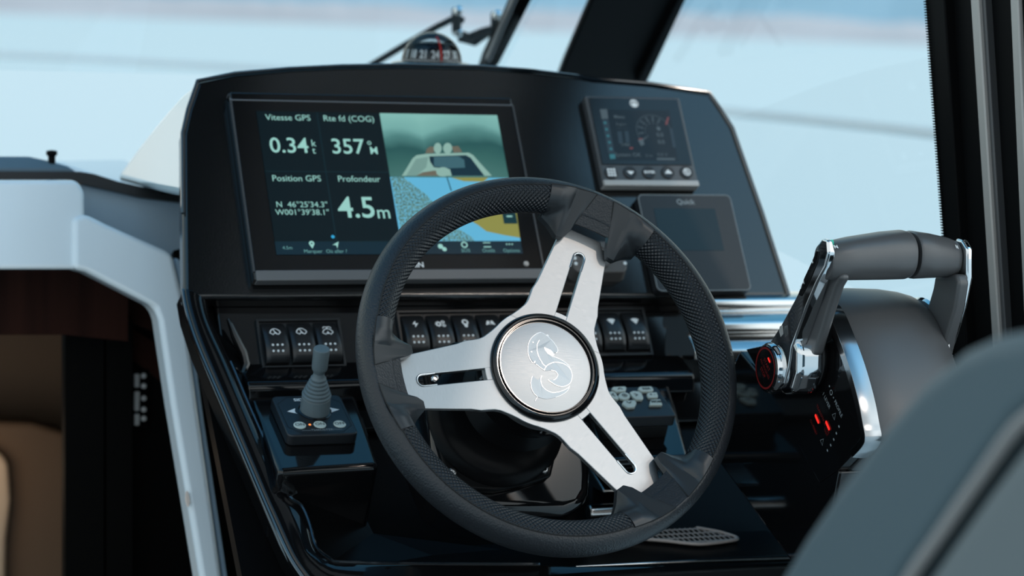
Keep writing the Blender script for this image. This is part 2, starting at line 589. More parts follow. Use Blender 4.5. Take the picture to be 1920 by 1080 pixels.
    def grid(s, fn, nu, nv, uvf=None):
        vs, uv = [], []
        for i in range(nu + 1):
            for j in range(nv + 1):
                vs.append(fn(i / nu, j / nv))
                uv.append(uvf(i / nu, j / nv) if uvf else (i / nu, j / nv))
        fs = [(i * (nv + 1) + j, (i + 1) * (nv + 1) + j, (i + 1) * (nv + 1) + j + 1, i * (nv + 1) + j + 1) for i in range(nu) for j in range(nv)]
        return s.add(vs, fs, uv)
    def text(s, fr, txt, x, y, size, z=0.0003, align='CENTER', bold=0.0, sx=1.0):
        vs, fs = text_mesh(txt, align, bold)
        return s.add([fr.p(x + a_ * size * sx, y + b_ * size, z) for a_, b_ in vs], fs)
    def build(s, name, material, parent=None, **kw):
        return obj(name, s.v, s.f, material, parent, uvs=s.uv if kw.pop('uv', False) else None, **kw)

_tc = {}
def text_mesh(txt, align, bold):
    k = (txt, align, bold)
    if k not in _tc:
        cu = bpy.data.curves.new('text', 'FONT')
        cu.body = txt
        cu.align_x = align
        cu.align_y = 'CENTER'
        cu.offset = bold
        cu.resolution_u = 3
        o = bpy.data.objects.new('text', cu)
        COL.objects.link(o)
        dg = bpy.context.evaluated_depsgraph_get()
        me = bpy.data.meshes.new_from_object(o.evaluated_get(dg))
        _tc[k] = ([(v.co.x, v.co.y) for v in me.vertices], [tuple(p.vertices) for p in me.polygons])
        bpy.data.objects.remove(o)
        bpy.data.curves.remove(cu)
        bpy.data.meshes.remove(me)
    return _tc[k]

def rrect(x0, y0, x1, y1, r, seg=5):
    out = []
    for cx, cy, a0 in ((x1 - r, y1 - r, 0), (x0 + r, y1 - r, 90), (x0 + r, y0 + r, 180), (x1 - r, y0 + r, 270)):
        for i in range(seg + 1):
            t = RAD(a0 + 90 * i / seg)
            out.append((cx + r * math.cos(t), cy + r * math.sin(t)))
    return out

def spline(pts, n=8, closed=False):
    """Catmull-Rom through the points"""
    P = [V(p) for p in pts]
    out = []
    m = len(P)
    for i in range(m if closed else m - 1):
        p0 = P[(i - 1) % m] if (closed or i) else P[0]
        p1, p2 = P[i], P[(i + 1) % m]
        p3 = P[(i + 2) % m] if (closed or i < m - 2) else P[m - 1]
        for k in range(n):
            t = k / n
            out.append(0.5 * ((2 * p1) + (p2 - p0) * t + (2 * p0 - 5 * p1 + 4 * p2 - p3) * t * t + (3 * p1 - p0 - 3 * p2 + p3) * t ** 3))
    if not closed:
        out.append(P[-1])
    return out

# ------------------------------------------------------------------ the main planes of the helm
X1 = V((1, 0, 0))
MFD = Fr((0.64383, 2.38118, 1.39245), X1, tilt(32.71))              # plotter glass, top left of the lit area
D1 = Fr(MFD.p(0, 0, -0.014), X1, tilt(32.71))                       # upper dash
D2 = Fr((0.85114, 2.26487, 1.15213), X1, tilt(32.71))               # switch row
POD = Fr((0.85114, 2.21987, 1.12213), X1, tilt(67))                 # the two instrument shelves
D4 = Fr((0.5509, 2.2894, 1.2236), X1, tilt(45))                     # lower console face
WH = Fr((0.80012, 1.95326, 1.19513), X1, tilt(28.9))                # steering wheel
# ================================================================== STEERING WHEEL
RM, RT, RK = 0.162, 0.0155, 1.15
def pol(r, deg, h):
    return WH.p(r * math.cos(RAD(deg)), r * math.sin(RAD(deg)), h)
def rim_h(r):
    q = (r - RM) / RT
    return RT * RK * math.sqrt(1 - q * q) if abs(q) < 1 else -1.0

wheel = thing('steering_wheel', 'black leather sports steering wheel with three slotted brushed metal spokes', 'steering wheel', WH.o - WH.n * 0.11)
mb = MB()
def rim_pt(a, b):
    r, h = RM + RT * math.cos(2 * math.pi * b), RT * RK * math.sin(2 * math.pi * b)
    off = min(abs((360 * a - A + 180) % 360 - 180) for A in (64.5, 184.5, -55.5))
    if off < 15 and h > 0:                            # flattened where the spokes come in
        f = 1 - max(0.0, min(1.0, (off - 10.5) / 4.0))
        lim = 0.0165 - (0.1675 - r) * 0.46
        h = h + (min(h, lim) - h) * f
    return pol(r, 360 * a, h)
mb.grid(rim_pt, 288, 48)
SPK = (64.5, 184.5, -55.5)
def wing_pt(A, sg, s, t, lift):
    # s: 0 beside the spoke .. 1 at the woven grip ; t: 0 outer .. 1 inner
    inner = [(0.0, 141, 6.6, 3.5), (0.16, 131.5, 8.2, 0.5), (0.32, 125.5, 10.2, -3), (0.55, 126.5, 13.4, -4), (0.72, 137, 15.8, -7), (1.0, 146.4, 19.0, -9)]
    for k in range(len(inner) - 1):
        if s <= inner[k + 1][0] + 1e-9:
            f = (s - inner[k][0]) / (inner[k + 1][0] - inner[k][0])
            ri, ai, hi = [inner[k][q] + (inner[k + 1][q] - inner[k][q]) * f for q in (1, 2, 3)]
            break
    ro, ao = 167.6 - 2.4 * s, 3.0 + 15.2 * s
    r = ro + (ri - ro) * t
    a_ = ao + (ai - ao) * t
    ho = rim_h(ro / 1000) * 1000 + lift
    if s < 0.42:
        ho = min(ho, 17.6)
    hh = ho + (hi - ho) * (t ** (1.0 + 0.9 * max(0.0, s - 0.4)))
    rs = rim_h(r / 1000) * 1000
    if rs > 0 or r / 1000 > RM - RT:
        f = max(0.0, min(1.0, (s - 0.42) / 0.3))
        hh = hh + (max(hh, rs + lift) - hh) * f
    return pol(r / 1000, A + sg * a_, hh / 1000)
for A in SPK:                                         # leather bridge between the two wings of each spoke
    def fn(a, b, A=A):
        ro, ri = 167.8, 139.5
        r = ro + (ri - ro) * b
        half = 3.2 + (6.8 - 3.2) * b
        h = 16.6 * (1 - b) + 3.0 * b
        return pol(r / 1000, A + half * (2 * a - 1), h / 1000)
    mb.grid(fn, 8, 14)
    def edge(a, b, A=A):
        p = fn(a, 1.0, A)
        return p - WH.n * 0.012 * b + (WH.o - p).normalized() * (-0.006 * b)
    mb.grid(edge, 8, 2)
mb.build('leather_rim', 'leather', wheel, smooth=True, angle=60)

for A in SPK:                                         # woven inserts on the inside of the rim, between spokes
    a0, a1 = A + 18.6, A + 120 - 18.6
    f0, f1 = RAD(81.5), RAD(222)
    rr = RT + 0.0006
    def fn(a, b):
        t = f0 + (f1 - f0) * b
        return pol(RM + rr * math.cos(t), a0 + (a1 - a0) * a, rr * RK * math.sin(t))
    mb = MB()
    mb.grid(fn, 60, 16, lambda a, b: (RAD(a1 - a0) * 0.155 * a, (f1 - f0) * rr * b))
    ins = mb.build('woven_grip', 'woven', wheel, smooth=True, uv=True)
    sm = MB()
    path = [fn(i / 60, 0) for i in range(61)]
    sm.tube(path, 0.00055, 6)
    sm.build('seam', 'seam', ins, smooth=True)

for A in SPK:                                         # rubber wings either side of each spoke
    for sg in (-1, 1):
        mb = MB()
        mb.grid(lambda a, b: wing_pt(A, sg, a, b, 1.7), 24, 16)
        # side walls down to the rim
        bd = [(0, j / 16) for j in range(17)] + [(i / 24, 1) for i in range(1, 25)] + [(1, 1 - j / 16) for j in range(1, 17)] + [(1 - i / 24, 0) for i in range(1, 24)]
        top = [wing_pt(A, sg, s_, t_, 1.7) for s_, t_ in bd]
        low = [p - WH.n * 0.0075 for p in top]
        n = len(top)
        mb.add(top + low, [(i, (i + 1) % n, (i + 1) % n + n, i + n) for i in range(n)])
        wg = mb.build('spoke_wing', 'rubber', wheel, smooth=True, angle=32)
        sm = MB()
        path = [wing_pt(A, sg, 0, 1 - j / 16, 1.5) for j in range(17)] + [wing_pt(A, sg, i / 24, 0, 1.5) for i in range(1, 25)]
        cen = wing_pt(A, sg, 0.45, 0.45, 1.5)
        sm.tube([p + (p - cen).normalized() * 0.0006 - WH.n * 0.0004 for p in path], 0.00055, 6)
        sm.build('seam', 'seam', wg, smooth=True)

def spoke_outline(closed=True):
    half = [(141, 15.2), (134.5, 18.0), (133.2, 24.6), (128, 24.6), (78, 30.6), (69, 32.8), (62, 33.0), (56, 33.4), (51, 34.8), (46, 37.5), (41, 40.4), (35, 44.4)]
    return half
for A in SPK:
    c_, s_ = math.cos(RAD(A)), math.sin(RAD(A))
    def sp(al, ac, h):
        return WH.p((al * c_ - ac * s_) / 1000, (al * s_ + ac * c_) / 1000, h / 1000)
    def hs(al):                                       # plate dips towards the hub
        return -13.5
    half = spoke_outline()
    # build as two side strips around the slot, plus the outer bridge
    mb = MB()
    sl = [(34, 5.3), (60, 5.3), (90, 5.3), (116, 5.3), (118.6, 4.6), (120.3, 3.0), (121.2, 0.0)]
    for sg in (-1, 1):
        def half_at(al):
            P = sorted(half)
            for (a1_, w1_), (a2_, w2_) in zip(P, P[1:]):
                if a1_ <= al <= a2_:
                    return w1_ + (w2_ - w1_) * (al - a1_) / (a2_ - a1_)
            return P[0][1] if al < P[0][0] else P[-1][1]
        def in_at(al):
            if al >= 121.2:
                return 0.0
            for (a1_, w1_), (a2_, w2_) in zip(sl, sl[1:]):
                if a1_ <= al <= a2_:
                    return w1_ + (w2_ - w1_) * (al - a1_) / (a2_ - a1_)
            return 5.3
        als = [35, 38, 41, 43.5, 46, 48.5, 51, 53.5, 56, 59, 62, 65, 69, 73, 78, 90, 103, 116, 117.5, 118.6, 119.6, 120.3, 120.9, 121.2, 125, 128, 131, 133.2, 134.5, 137, 141]
        top, bot = [], []
        for al in als:
            i0, o0 = in_at(al), half_at(al)
            if al > 121.1:
                i0 = 0.0
            top += [sp(al, sg * i0, hs(al)), sp(al, sg * o0, hs(al))]
        n = len(als)
        uv = []
        for al in als:
            uv += [(al / 1000, sg * in_at(al) / 1000), (al / 1000, sg * half_at(al) / 1000)]
        vs = top + [p - WH.n * 0.0055 for p in top]
        fs = []
        for i in range(n - 1):
            q = (2 * i, 2 * i + 1, 2 * i + 3, 2 * i + 2)
            fs.append(q)
            fs.append(tuple(k + 2 * n for k in reversed(q)))
            fs.append((2 * i + 1, 2 * i + 1 + 2 * n, 2 * i + 3 + 2 * n, 2 * i + 3))
            if als[i] < 121.1:
                fs.append((2 * i, 2 * i + 2, 2 * i + 2 + 2 * n, 2 * i + 2 * n))
        fs.append((2 * n - 2, 2 * n - 1, 4 * n - 1, 4 * n - 2))
        mb.add(vs, fs, uv * 2)
    o = mb.build('spoke', 'brushed_spoke', wheel, uv=True)
    b = o.modifiers.new('bevel', 'BEVEL'); b.width = 0.0007; b.segments = 2; b.limit_method = 'ANGLE'; b.angle_limit = RAD(50)
    # bright chamfer at the round end of the slot
    ch = MB()
    pts = [sp(104, -5.4, hs(104) + .05)] + [sp(116 + 5.4 * math.sin(RAD(t)), -5.4 * math.cos(RAD(t)), hs(117) + .05) for t in range(0, 181, 15)] + [sp(104, 5.4, hs(104) + .05)]
    ch.tube(pts, 0.0010, 8)
    ch.build('slot_edge', 'emblem_line', o, smooth=True)

# plate under the hub, hub housing and the engraved cap
HN = WH.n
mb = MB()
mb.lathe([(0.030, -0.0235), (0.0560, -0.0232), (0.0566, -0.0222), (0.0566, -0.0143), (0.0561, -0.0138), (0.030, -0.0138)], WH.o, HN, 96, cap=False, ref=WH.v)
mb.build('hub_plate', 'brushed_spoke', wheel, smooth=True)
mb = MB()
mb.lathe([(0.002, -0.060), (0.0500, -0.060), (0.0510, -0.016), (0.0512, -0.012), (0.0500, -0.0098), (0.0478, -0.0085), (0.0465, -0.0088), (0.0460, -0.0106), (0.0448, -0.0106), (0.0442, -0.0082), (0.0434, -0.0082), (0.0430, -0.0110), (0.002, -0.0110)], WH.o, HN, 96, ref=WH.v)
mb.build('hub_housing', 'gloss_black', wheel, smooth=True)
HUB = WH.moved(-0.0008, -0.0008, -0.0088)
DOME = 0.0018                                          # the cap is very slightly domed
def dome(x, y):
    return -DOME * (x * x + y * y) / 0.0426 ** 2
mb = MB()
n = 96
def cap_pt(a, b):
    x, y = 0.0426 * b * math.cos(2 * math.pi * a), 0.0426 * b * math.sin(2 * math.pi * a)
    return HUB.p(x, y, dome(x, y))
mb.grid(cap_pt, n, 16, lambda a, b: (0.0426 * b * math.cos(2 * math.pi * a), 0.0426 * b * math.sin(2 * math.pi * a)))
mb.add([HUB.p(0.0426 * math.cos(2 * math.pi * i / n), 0.0426 * math.sin(2 * math.pi * i / n), -DOME + z) for z in (0, -0.003) for i in range(n)], [(i, (i + 1) % n, (i + 1) % n + n, i + n) for i in range(n)])
cap = mb.build('hub_cap', 'brushed_cap', wheel, uv=True, smooth=True)
def drape(mb):
    for i, p in enumerate(mb.v):
        q = p - HUB.o
        mb.v[i] = p + HUB.n * dome(q.dot(HUB.u), q.dot(HUB.v))
def zp(x, y):                                          # tracing sheet of the cap emblem
    return HUB.at(900 + x / 4.5, 570 + y / 4.5)
def tr(pts, k=5, closed=False):
    return [(p.x, p.y) for p in spline([V((*zp(x, y), 0)) for x, y in pts], k, closed)]
fill_a = [(517, 235), (560, 262), (573, 262), (580, 273), (612, 310), (640, 350), (655, 380), (655, 402), (640, 412), (630, 404), (628, 417), (618, 418), (612, 405), (597, 390), (575, 380), (555, 372), (541, 362), (548, 390), (570, 420), (605, 440), (650, 455), (700, 480), (745, 515), (770, 560), (778, 610), (768, 655), (745, 682), (700, 698), (650, 690), (600, 660), (575, 640), (620, 642), (645, 625), (655, 595), (640, 570), (600, 560), (545, 562), (500, 530), (450, 490), (418, 440), (405, 385), (412, 320), (440, 278), (480, 248)]
fill_b = [(443, 610), (430, 650), (433, 700), (455, 745), (490, 780), (540, 797), (590, 797), (640, 785), (690, 765), (735, 735), (757, 700), (730, 720), (680, 740), (630, 745), (580, 730), (540, 700), (515, 655), (520, 607), (490, 640)]
mb = MB()
for f in (fill_a, fill_b):
    mb.poly(HUB, tr(f, 4, True), 0.00030)
drape(mb)
em = mb.build('seahorse_emblem', 'emblem_fill', cap)
mb = MB()
for s_, wd in (([(517, 235), (480, 248), (440, 280), (415, 320), (404, 370), (407, 420), (422, 465), (443, 497)], 5), ([(503, 303), (485, 335), (480, 375), (487, 420), (505, 465), (530, 505), (553, 527)], 5.5),
               ([(541, 560), (560, 525), (600, 500), (645, 492), (700, 502), (740, 525), (768, 560), (778, 605), (768, 655), (745, 680), (700, 697), (650, 688), (600, 660), (575, 640)], 5),
               ([(600, 560), (635, 568), (655, 595), (645, 625), (620, 642)], 5), ([(520, 607), (512, 640), (525, 690), (560, 725), (610, 745), (660, 742), (710, 725), (745, 705), (757, 688)], 5),
               ([(443, 610), (430, 650), (433, 700), (455, 750), (485, 780), (475, 800), (468, 817)], 5), ([(545, 562), (500, 530), (470, 505)], 2.5), ([(452, 500), (465, 484)], 9), ([(560, 262), (573, 260), (578, 272)], 5),
               ([(517, 235), (560, 262), (612, 310), (640, 350), (655, 380), (655, 402), (640, 412)], 2.2), ([(605, 440), (650, 455), (700, 480), (745, 515), (770, 560)], 2.2), ([(640, 785), (690, 765), (735, 735), (757, 700)], 2.2)):
    mb.stroke(HUB, tr(s_), wd * 0.82 / 4.5 / 2010, 0.00042)
mb.poly(HUB, [zp(x, y) for x, y in [(541, 362), (555, 372), (575, 380), (597, 390), (612, 405), (618, 418), (628, 432), (605, 440), (570, 420), (548, 390)]], 0.00042)
for x, y in ((449, 322), (435, 402)):
    mb.disc(HUB, *zp(x, y), 0.0006, 0.00042, 10)
drape(mb)
mb.build('engraved_line', 'emblem_line', em)
# column shaft behind the hub
mb = MB()
mb.lathe([(0.034, -0.058), (0.034, -0.070), (0.046, -0.085), (0.060, -0.108)], WH.o, HN, 48, ref=WH.v)
mb.build('column_boot', 'column_black', wheel, smooth=True)
# ================================================================== HELM CONSOLE
console = thing('helm_console', 'glossy black helm console with sloping dash, switch recess and two instrument shelves', 'helm console', (0.86, 2.35, 0.92))
top_px = [(345, 560), (343, 400), (342, 250), (352, 205), (370, 152), (440, 138), (540, 129), (640, 124), (760, 122), (900, 125), (1000, 133), (1090, 144), (1110, 148), (1220, 157), (1330, 174), (1352, 205), (1374, 240), (1430, 400), (1480, 556)]
poly = [D1.hit(x, y) for x, y in top_px]
MB().prism(poly, -D1.n * 0.022).build('upper_dash', 'dash', console, bevel=0.005, seg=3)
# top of the dash, falling away towards the windscreen
tp = [D1.hit(x, y, -0.006) for x, y in top_px[3:-2]]
far = [p + V((0.0, 0.34, -0.075)) for p in tp]
for i, dz in ((0, -0.11), (1, -0.07), (2, -0.03), (-1, -0.10), (-2, -0.05)):
    far[i] = far[i] + V((0.03 if i >= 0 else -0.03, 0, dz))
n = len(tp)
low = [p + V((0, 0, -0.10)) for p in tp[:1] + tp[-1:]]
vs = tp + far
obj('dash_top', vs, [(i, i + 1, n + i + 1, n + i) for i in range(n - 1)] + [tuple(range(n - 1, -1, -1)), tuple(range(n, 2 * n)), (0, n, 2 * n - 1, n - 1)], 'dash', console)
# bead added round the dash's front edge to pick up a line of sky
mb = MB()
mb.tube([D1.hit(x, y, 0.001) for x, y in top_px[1:]], 0.0022, 8)
mb.build('dash_edge', 'bead', console, smooth=True)

# left flank: pale moulding sweeping forward from the dash
ea, ec = D1.hit(370, 150), D1.hit(345, 540)
FL = Fr(ec, V((0, -1, 0)), V((ea.x - ec.x, 0, ea.z - ec.z)))
pts = [(371, 150), (340, 176), (312, 208), (286, 240), (262, 270), (236, 305), (214, 336), (250, 346), (296, 358), (334, 366), (345, 420), (352, 300), (345, 240)]
mb = MB()
mb.prism([FL.hit(x, y) for x, y in pts], -FL.n * 0.02)
mb.build('flank_moulding', 'flank', console, bevel=0.008, seg=4)

# switch recess: back plate and the ledge under it
mb = MB()
x0, y0 = D2.at(418, 690)
x1, y1 = D2.at(1300, 555)
mb.block(D2, x0, -0.075, x1, 0.075, -0.012, -0.0015)
mb.build('switch_recess', 'gloss_black', console, bevel=0.004)
mb = MB()                                              # ledge
a_ = D2.hit(1000, 680)
yl, zl = a_.y, a_.z
prof = [(yl + 0.03, zl + 0.012), (yl - 0.004, zl + 0.001), (yl - 0.030, zl - 0.009), (yl - 0.033, zl - 0.014), (yl - 0.033, zl - 0.030), (yl + 0.03, zl - 0.030)]
mb.prism([V((0.60, y, z)) for y, z in prof], V((0.475, 0, 0)))
mb.build('ledge', 'gloss_black', console, bevel=0.003, seg=3)

# instrument shelves
for pxs, drop in (([(466, 745), (668, 738), (712, 872), (522, 884)], 0.075), ([(1085, 722), (1256, 718), (1294, 856), (1130, 866)], 0.012)):
    P = [POD.hit(x, y, -0.0005) for x, y in pxs]
    mb = MB()
    mb.prism([P[3], P[2], P[1], P[0]], V((0, 0.47 * drop, -drop)))
    mb.build('instrument_shelf', 'gloss_black', console, bevel=0.006, seg=3)

# lower face behind everything and the rounded side frame
mb = MB()
mb.block(D4, 0.02, -0.47, 0.80, -0.06, -0.075, -0.06)
mb.build('lower_face', 'column_black', console)
outer = [(345, 540), (352, 580), (372, 642), (416, 745), (462, 852), (504, 950), (545, 1040), (575, 1085), (640, 1125), (800, 1150), (1100, 1152), (1500, 1150)]
inner = [(392, 560), (402, 600), (436, 672), (470, 752), (510, 842), (532, 892), (548, 925), (568, 940), (582, 970), (596, 1018), (622, 1040), (660, 1047), (1000, 1050), (1500, 1051)]
def resample(pts, n):
    P = spline([V((x, y, 0)) for x, y in pts], 6)
    L = [0]
    for p, q in zip(P, P[1:]):
        L.append(L[-1] + (q - p).length)
    out = []
    for i in range(n + 1):
        t = L[-1] * i / n
        k = max(j for j in range(len(L)) if L[j] <= t + 1e-9)
        k = min(k, len(P) - 2)
        f = (t - L[k]) / max(1e-9, L[k + 1] - L[k])
        out.append(P[k].lerp(P[k + 1], f))
    return out
NS = 64
# the same number of stations along both edges, split at the lower corner
oA, oB = resample(outer[:8], NS), resample(outer[7:], NS)
iA, iB = resample(inner[:11], NS), resample(inner[10:], NS)
O_ = oA + oB[1:]
I_ = iA + iB[1:]
prof = [(0.0, -0.014), (0.0, -0.004), (0.02, -0.001), (0.07, 0.001), (0.35, 0.002), (0.65, 0.0), (0.90, -0.004), (0.97, -0.006), (1.0, -0.010), (1.0, -0.062)]
vs, fs = [], []
m = len(prof)
for po, pi_ in zip(O_, I_):
    for f, h in prof:
        q = po.lerp(pi_, f)
        vs.append(D4.hit(q.x, q.y) + D4.n * h)
for i in range(len(O_) - 1):
    fs += [(i * m + k, i * m + k + 1, (i + 1) * m + k + 1, (i + 1) * m + k) for k in range(m - 1)]
fs.append(tuple(range(m)))
obj('side_frame', vs, fs, 'gloss_black', console, smooth=True, bevel=0.0022, seg=3)
for nm, path, hh in (('outer_bead', oA + oB[1:], -0.003), ('inner_bead', iA[14:] + iB[1:30], -0.008)):  # beads added to pick up a blue sky line along the frame edges
    mb = MB()
    mb.tube([D4.hit(p.x, p.y) + D4.n * hh for p in path], 0.0022, 8)
    mb.build(nm, 'bead', console, smooth=True)
# the console body below and left of the frame
mb = MB()
mb.prism([D4.hit(x, y, -0.02) for x, y in outer[:8]] + [D4.hit(620, 1300, -0.02), D4.hit(1500, 1300, -0.02), D4.hit(1500, 1100, -0.05), D4.hit(700, 1000, -0.05), D4.hit(500, 600, -0.05)], V((0, 0.03, -0.02)))
mb.build('console_body', 'column_black', console)
mb = MB()
mb.prism([V((0.64, 2.16, 0.0)), V((1.19, 2.16, 0.0)), V((1.19, 2.50, 0.0)), V((0.64, 2.50, 0.0))], V((0, 0, 0.90)))
mb.build('console_pedestal', 'column_black', console)
# recess end beside the left switches
mb = MB()
mb.tube([D2.hit(x, y, h) for x, y, h in ((428, 598, .012), (440, 630, .010), (455, 662, .006), (461, 684, .004), (452, 704, .004), (440, 690, .010))], [0.002, 0.004, 0.005, 0.0045, 0.004, 0.002], 10)
mb.build('recess_corner', 'gloss_black', console, smooth=True)

# stepped gelcoat roll right of the switch recess; steel imitates its sun highlights
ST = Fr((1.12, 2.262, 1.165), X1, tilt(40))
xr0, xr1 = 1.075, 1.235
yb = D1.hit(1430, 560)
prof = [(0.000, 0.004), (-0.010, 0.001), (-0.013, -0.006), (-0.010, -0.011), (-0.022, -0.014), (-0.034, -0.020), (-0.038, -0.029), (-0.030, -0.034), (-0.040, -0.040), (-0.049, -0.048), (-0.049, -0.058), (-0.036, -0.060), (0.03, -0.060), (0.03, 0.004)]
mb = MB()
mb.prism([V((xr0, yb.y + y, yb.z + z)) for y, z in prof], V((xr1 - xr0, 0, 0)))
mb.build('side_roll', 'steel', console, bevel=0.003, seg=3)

# wheel column seat: glossy block, crescent plate and its screws
CO = WH.moved(0, 0, -0.118)
px = [(800, 700), (1090, 690), (1104, 800), (1112, 880), (1110, 925), (1094, 952), (1060, 962), (900, 962), (840, 930), (810, 850)]
mb = MB()
mb.prism([CO.hit(x, y) for x, y in px], -CO.n * 0.09)
mb.build('column_block', 'gloss_black', console, bevel=0.012, seg=4)
CP = WH.moved(0, 0, -0.108)
px = [(795, 690), (850, 640), (1000, 640), (1048, 800), (1044, 850), (1034, 893), (990, 908), (930, 920), (880, 918), (840, 900), (812, 800)]
mb = MB()
mb.prism([CP.hit(x, y) for x, y in px], -CP.n * 0.010)
pl_ = mb.build('column_plate', 'column_black', console, bevel=0.003, seg=3)
mb = MB()
c0 = CP.at(930, 785)
mb.lathe([(0.066, 0.0), (0.064, 0.006), (0.056, 0.012), (0.046, 0.014), (0.01, 0.014)], CP.p(*c0), CP.n, 64, ref=CP.v)
mb.build('column_collar', 'column_black', console, smooth=True)
for x, y in ((1019, 881), (815, 711), (846, 887)):
    q = CP.at(x, y)
    mb = MB()
    mb.lathe([(0.0045, 0.0), (0.0045, 0.0012), (0.0038, 0.0030), (0.0024, 0.0036), (0.0021, 0.0036), (0.0021, 0.0018), (0.0001, 0.0018)], CP.p(*q), CP.n, 20, ref=CP.v)
    mb.build('plate_screw', 'screw', console, smooth=True, label='round steel screw head')

# lower gelcoat steps seen through the wheel; steel imitates the sunlight on them
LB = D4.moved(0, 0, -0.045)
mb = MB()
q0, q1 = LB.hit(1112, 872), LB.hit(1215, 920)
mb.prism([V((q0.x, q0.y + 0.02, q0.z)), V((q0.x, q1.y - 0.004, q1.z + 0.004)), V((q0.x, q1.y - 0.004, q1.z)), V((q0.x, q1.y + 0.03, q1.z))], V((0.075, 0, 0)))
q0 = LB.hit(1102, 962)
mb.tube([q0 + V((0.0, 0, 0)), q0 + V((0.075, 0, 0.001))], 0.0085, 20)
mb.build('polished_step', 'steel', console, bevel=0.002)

# steel strip added as the highlight along the right of the bottom lip
mb = MB()
mb.tube([D4.hit(x, y, 0.003) for x, y in ((1080, 1062), (1200, 1057), (1320, 1052), (1480, 1047), (1620, 1042))], [0.0006, 0.0014, 0.0022, 0.0030, 0.0030], 10)
mb.build('lip_strip', 'steel', console, smooth=True)

# footrest grating
TR = Fr((0.9, 2.06, 0.985), X1, tilt(84))
TRP = [TR.at(x, y) for x, y in ((1170, 1003), (1215, 990), (1262, 985), (1320, 992), (1362, 1001), (1383, 1010), (1362, 1015), (1310, 1020), (1250, 1014), (1205, 1010))]
cx = sum(p[0] for p in TRP) / len(TRP)
cy = sum(p[1] for p in TRP) / len(TRP)
def inside(x, y):
    c = False
    n = len(TRP)
    for i in range(n):
        (xa, ya), (xb, yb_) = TRP[i], TRP[(i + 1) % n]
        if (ya > y) != (yb_ > y) and x < (xb - xa) * (y - ya) / (yb_ - ya) + xa:
            c = not c
    return c
grate = thing('footrest_grating', 'lens-shaped metal grating lit by the sun at the foot of the console', 'grating', TR.p(cx, cy, -0.004))
mb = MB()
mb.tube([p for p in spline([TR.p(x, y) for x, y in TRP], 4, True)], 0.0018, 6, closed=True)
mb.build('rim', 'grate', grate, smooth=True)
mb = MB()
xs = [p[0] for p in TRP]; ys = [p[1] for p in TRP]
def bars(horizontal, step, wd):
    lo, hi = (min(ys), max(ys)) if horizontal else (min(xs), max(xs))
    a_, b_ = (min(xs), max(xs)) if horizontal else (min(ys), max(ys))
    k = lo + step / 2
    while k < hi:
        run = [a_ + (b_ - a_) * i / 200 for i in range(201)]
        ins = [t for t in run if (inside(t, k) if horizontal else inside(k, t))]
        if len(ins) > 3:
            if horizontal:
                mb.block(TR, ins[0], k - wd / 2, ins[-1], k + wd / 2, 0.0003, 0.0008)
            else:
                mb.block(TR, k - wd / 2, ins[0], k + wd / 2, ins[-1], 0.0003, 0.0008)
        k += step
bars(True, 0.0125, 0.0030)
bars(False, 0.0056, 0.0013)
mb.build('mesh', 'grate', grate)
mb = MB()
mb.poly(TR, TRP, -0.0035)
mb.prism([TR.p(x, y, -0.0035) for x, y in TRP], -TR.n * 0.0005)
mb.build('backing', 'cabin_dark', grate)
# tray the grating stands in
mb = MB()
mb.block(Fr((0.9, 2.06, 0.985), X1, tilt(84)), -0.25, -0.030, 0.22, 0.12, -0.016, -0.004)
mb.build('tray_floor', 'column_black', console)
# ================================================================== CHARTPLOTTER
def sub(fr, x, y):
    return fr.at(x, y)
plot = thing('chartplotter', 'large lit chartplotter showing GPS figures, a camera tile and a chart', 'chartplotter', D1.p(0.13, -0.10))
# face corners on the glass plane
BX0, BX1, BY1, BY0 = -0.0255, 0.2815, 0.0225, -0.1905
mb = MB()
mb.block(MFD, BX0, BY0, BX1, BY1, -0.0145, -0.0006)
mb.build('housing', 'bezel', plot, bevel=0.0025, seg=2)
mb = MB()
mb.prism([MFD.p(BX0, BY1 - 0.0105, 0.0002), MFD.p(BX1, BY1 - 0.0105, 0.0002), MFD.p(BX1, BY1, -0.005), MFD.p(BX0, BY1, -0.005)], -MFD.n * 0.008)
mb.build('top_strip', 'strip_grey', plot, bevel=0.001)
mb = MB()
mb.block(MFD, BX0 + 0.002, BY0 - 0.001, BX1 - 0.002, BY0 + 0.0105, -0.010, 0.0006)
mb.build('bottom_strip', 'strip_grey', plot, bevel=0.001)
for x in (BX0 + 0.0006, BX1 - 0.0006):
    mb = MB()
    mb.block(MFD, x - 0.0008, BY0 + 0.009, x + 0.0008, BY1 - 0.010, -0.004, 0.0004)
    mb.build('side_rail', 'bezel_edge', plot)
mb = MB()
x, y = MFD.at(766, 497)
mb.text(MFD, 'GARMIN', x, y, 0.0082, 0.0, bold=0.02, sx=1.05)
mb.build('maker_lettering', 'white_print', plot)
mb = MB()
x, y = MFD.at(987, 494)
mb.lathe([(0.0001, 0.0012), (0.0018, 0.0012), (0.0020, 0.0009), (0.0026, 0.0009), (0.0030, 0.0)], MFD.p(x, y, -0.0006), MFD.n, 24, ref=MFD.v)
mb.build('power_button', 'alu', plot, smooth=True)
W_, H_ = 0.261, 0.163
mb = MB()
mb.rect(MFD, 0, -H_, W_, 0, 0.0)
scr = mb.build('screen', 's_bg', plot)
xs_, ysp = MFD.at(712, 212)[0] + 0.0, MFD.at(740, 332)[1]
xs_ = sum(MFD.at(*p)[0] for p in ((711, 215), (724, 290), (733, 335))) / 3
ytb = MFD.at(930, 452)[1]
Z1, Z2, Z3, Z4 = 0.00012, 0.00024, 0.00036, 0.00048
mb = MB()
xd = MFD.at(600, 250)[0]
yd = MFD.at(600, 322)[1]
mb.rect(MFD, xd - 0.0006, ytb, xd + 0.0006, 0, Z1)
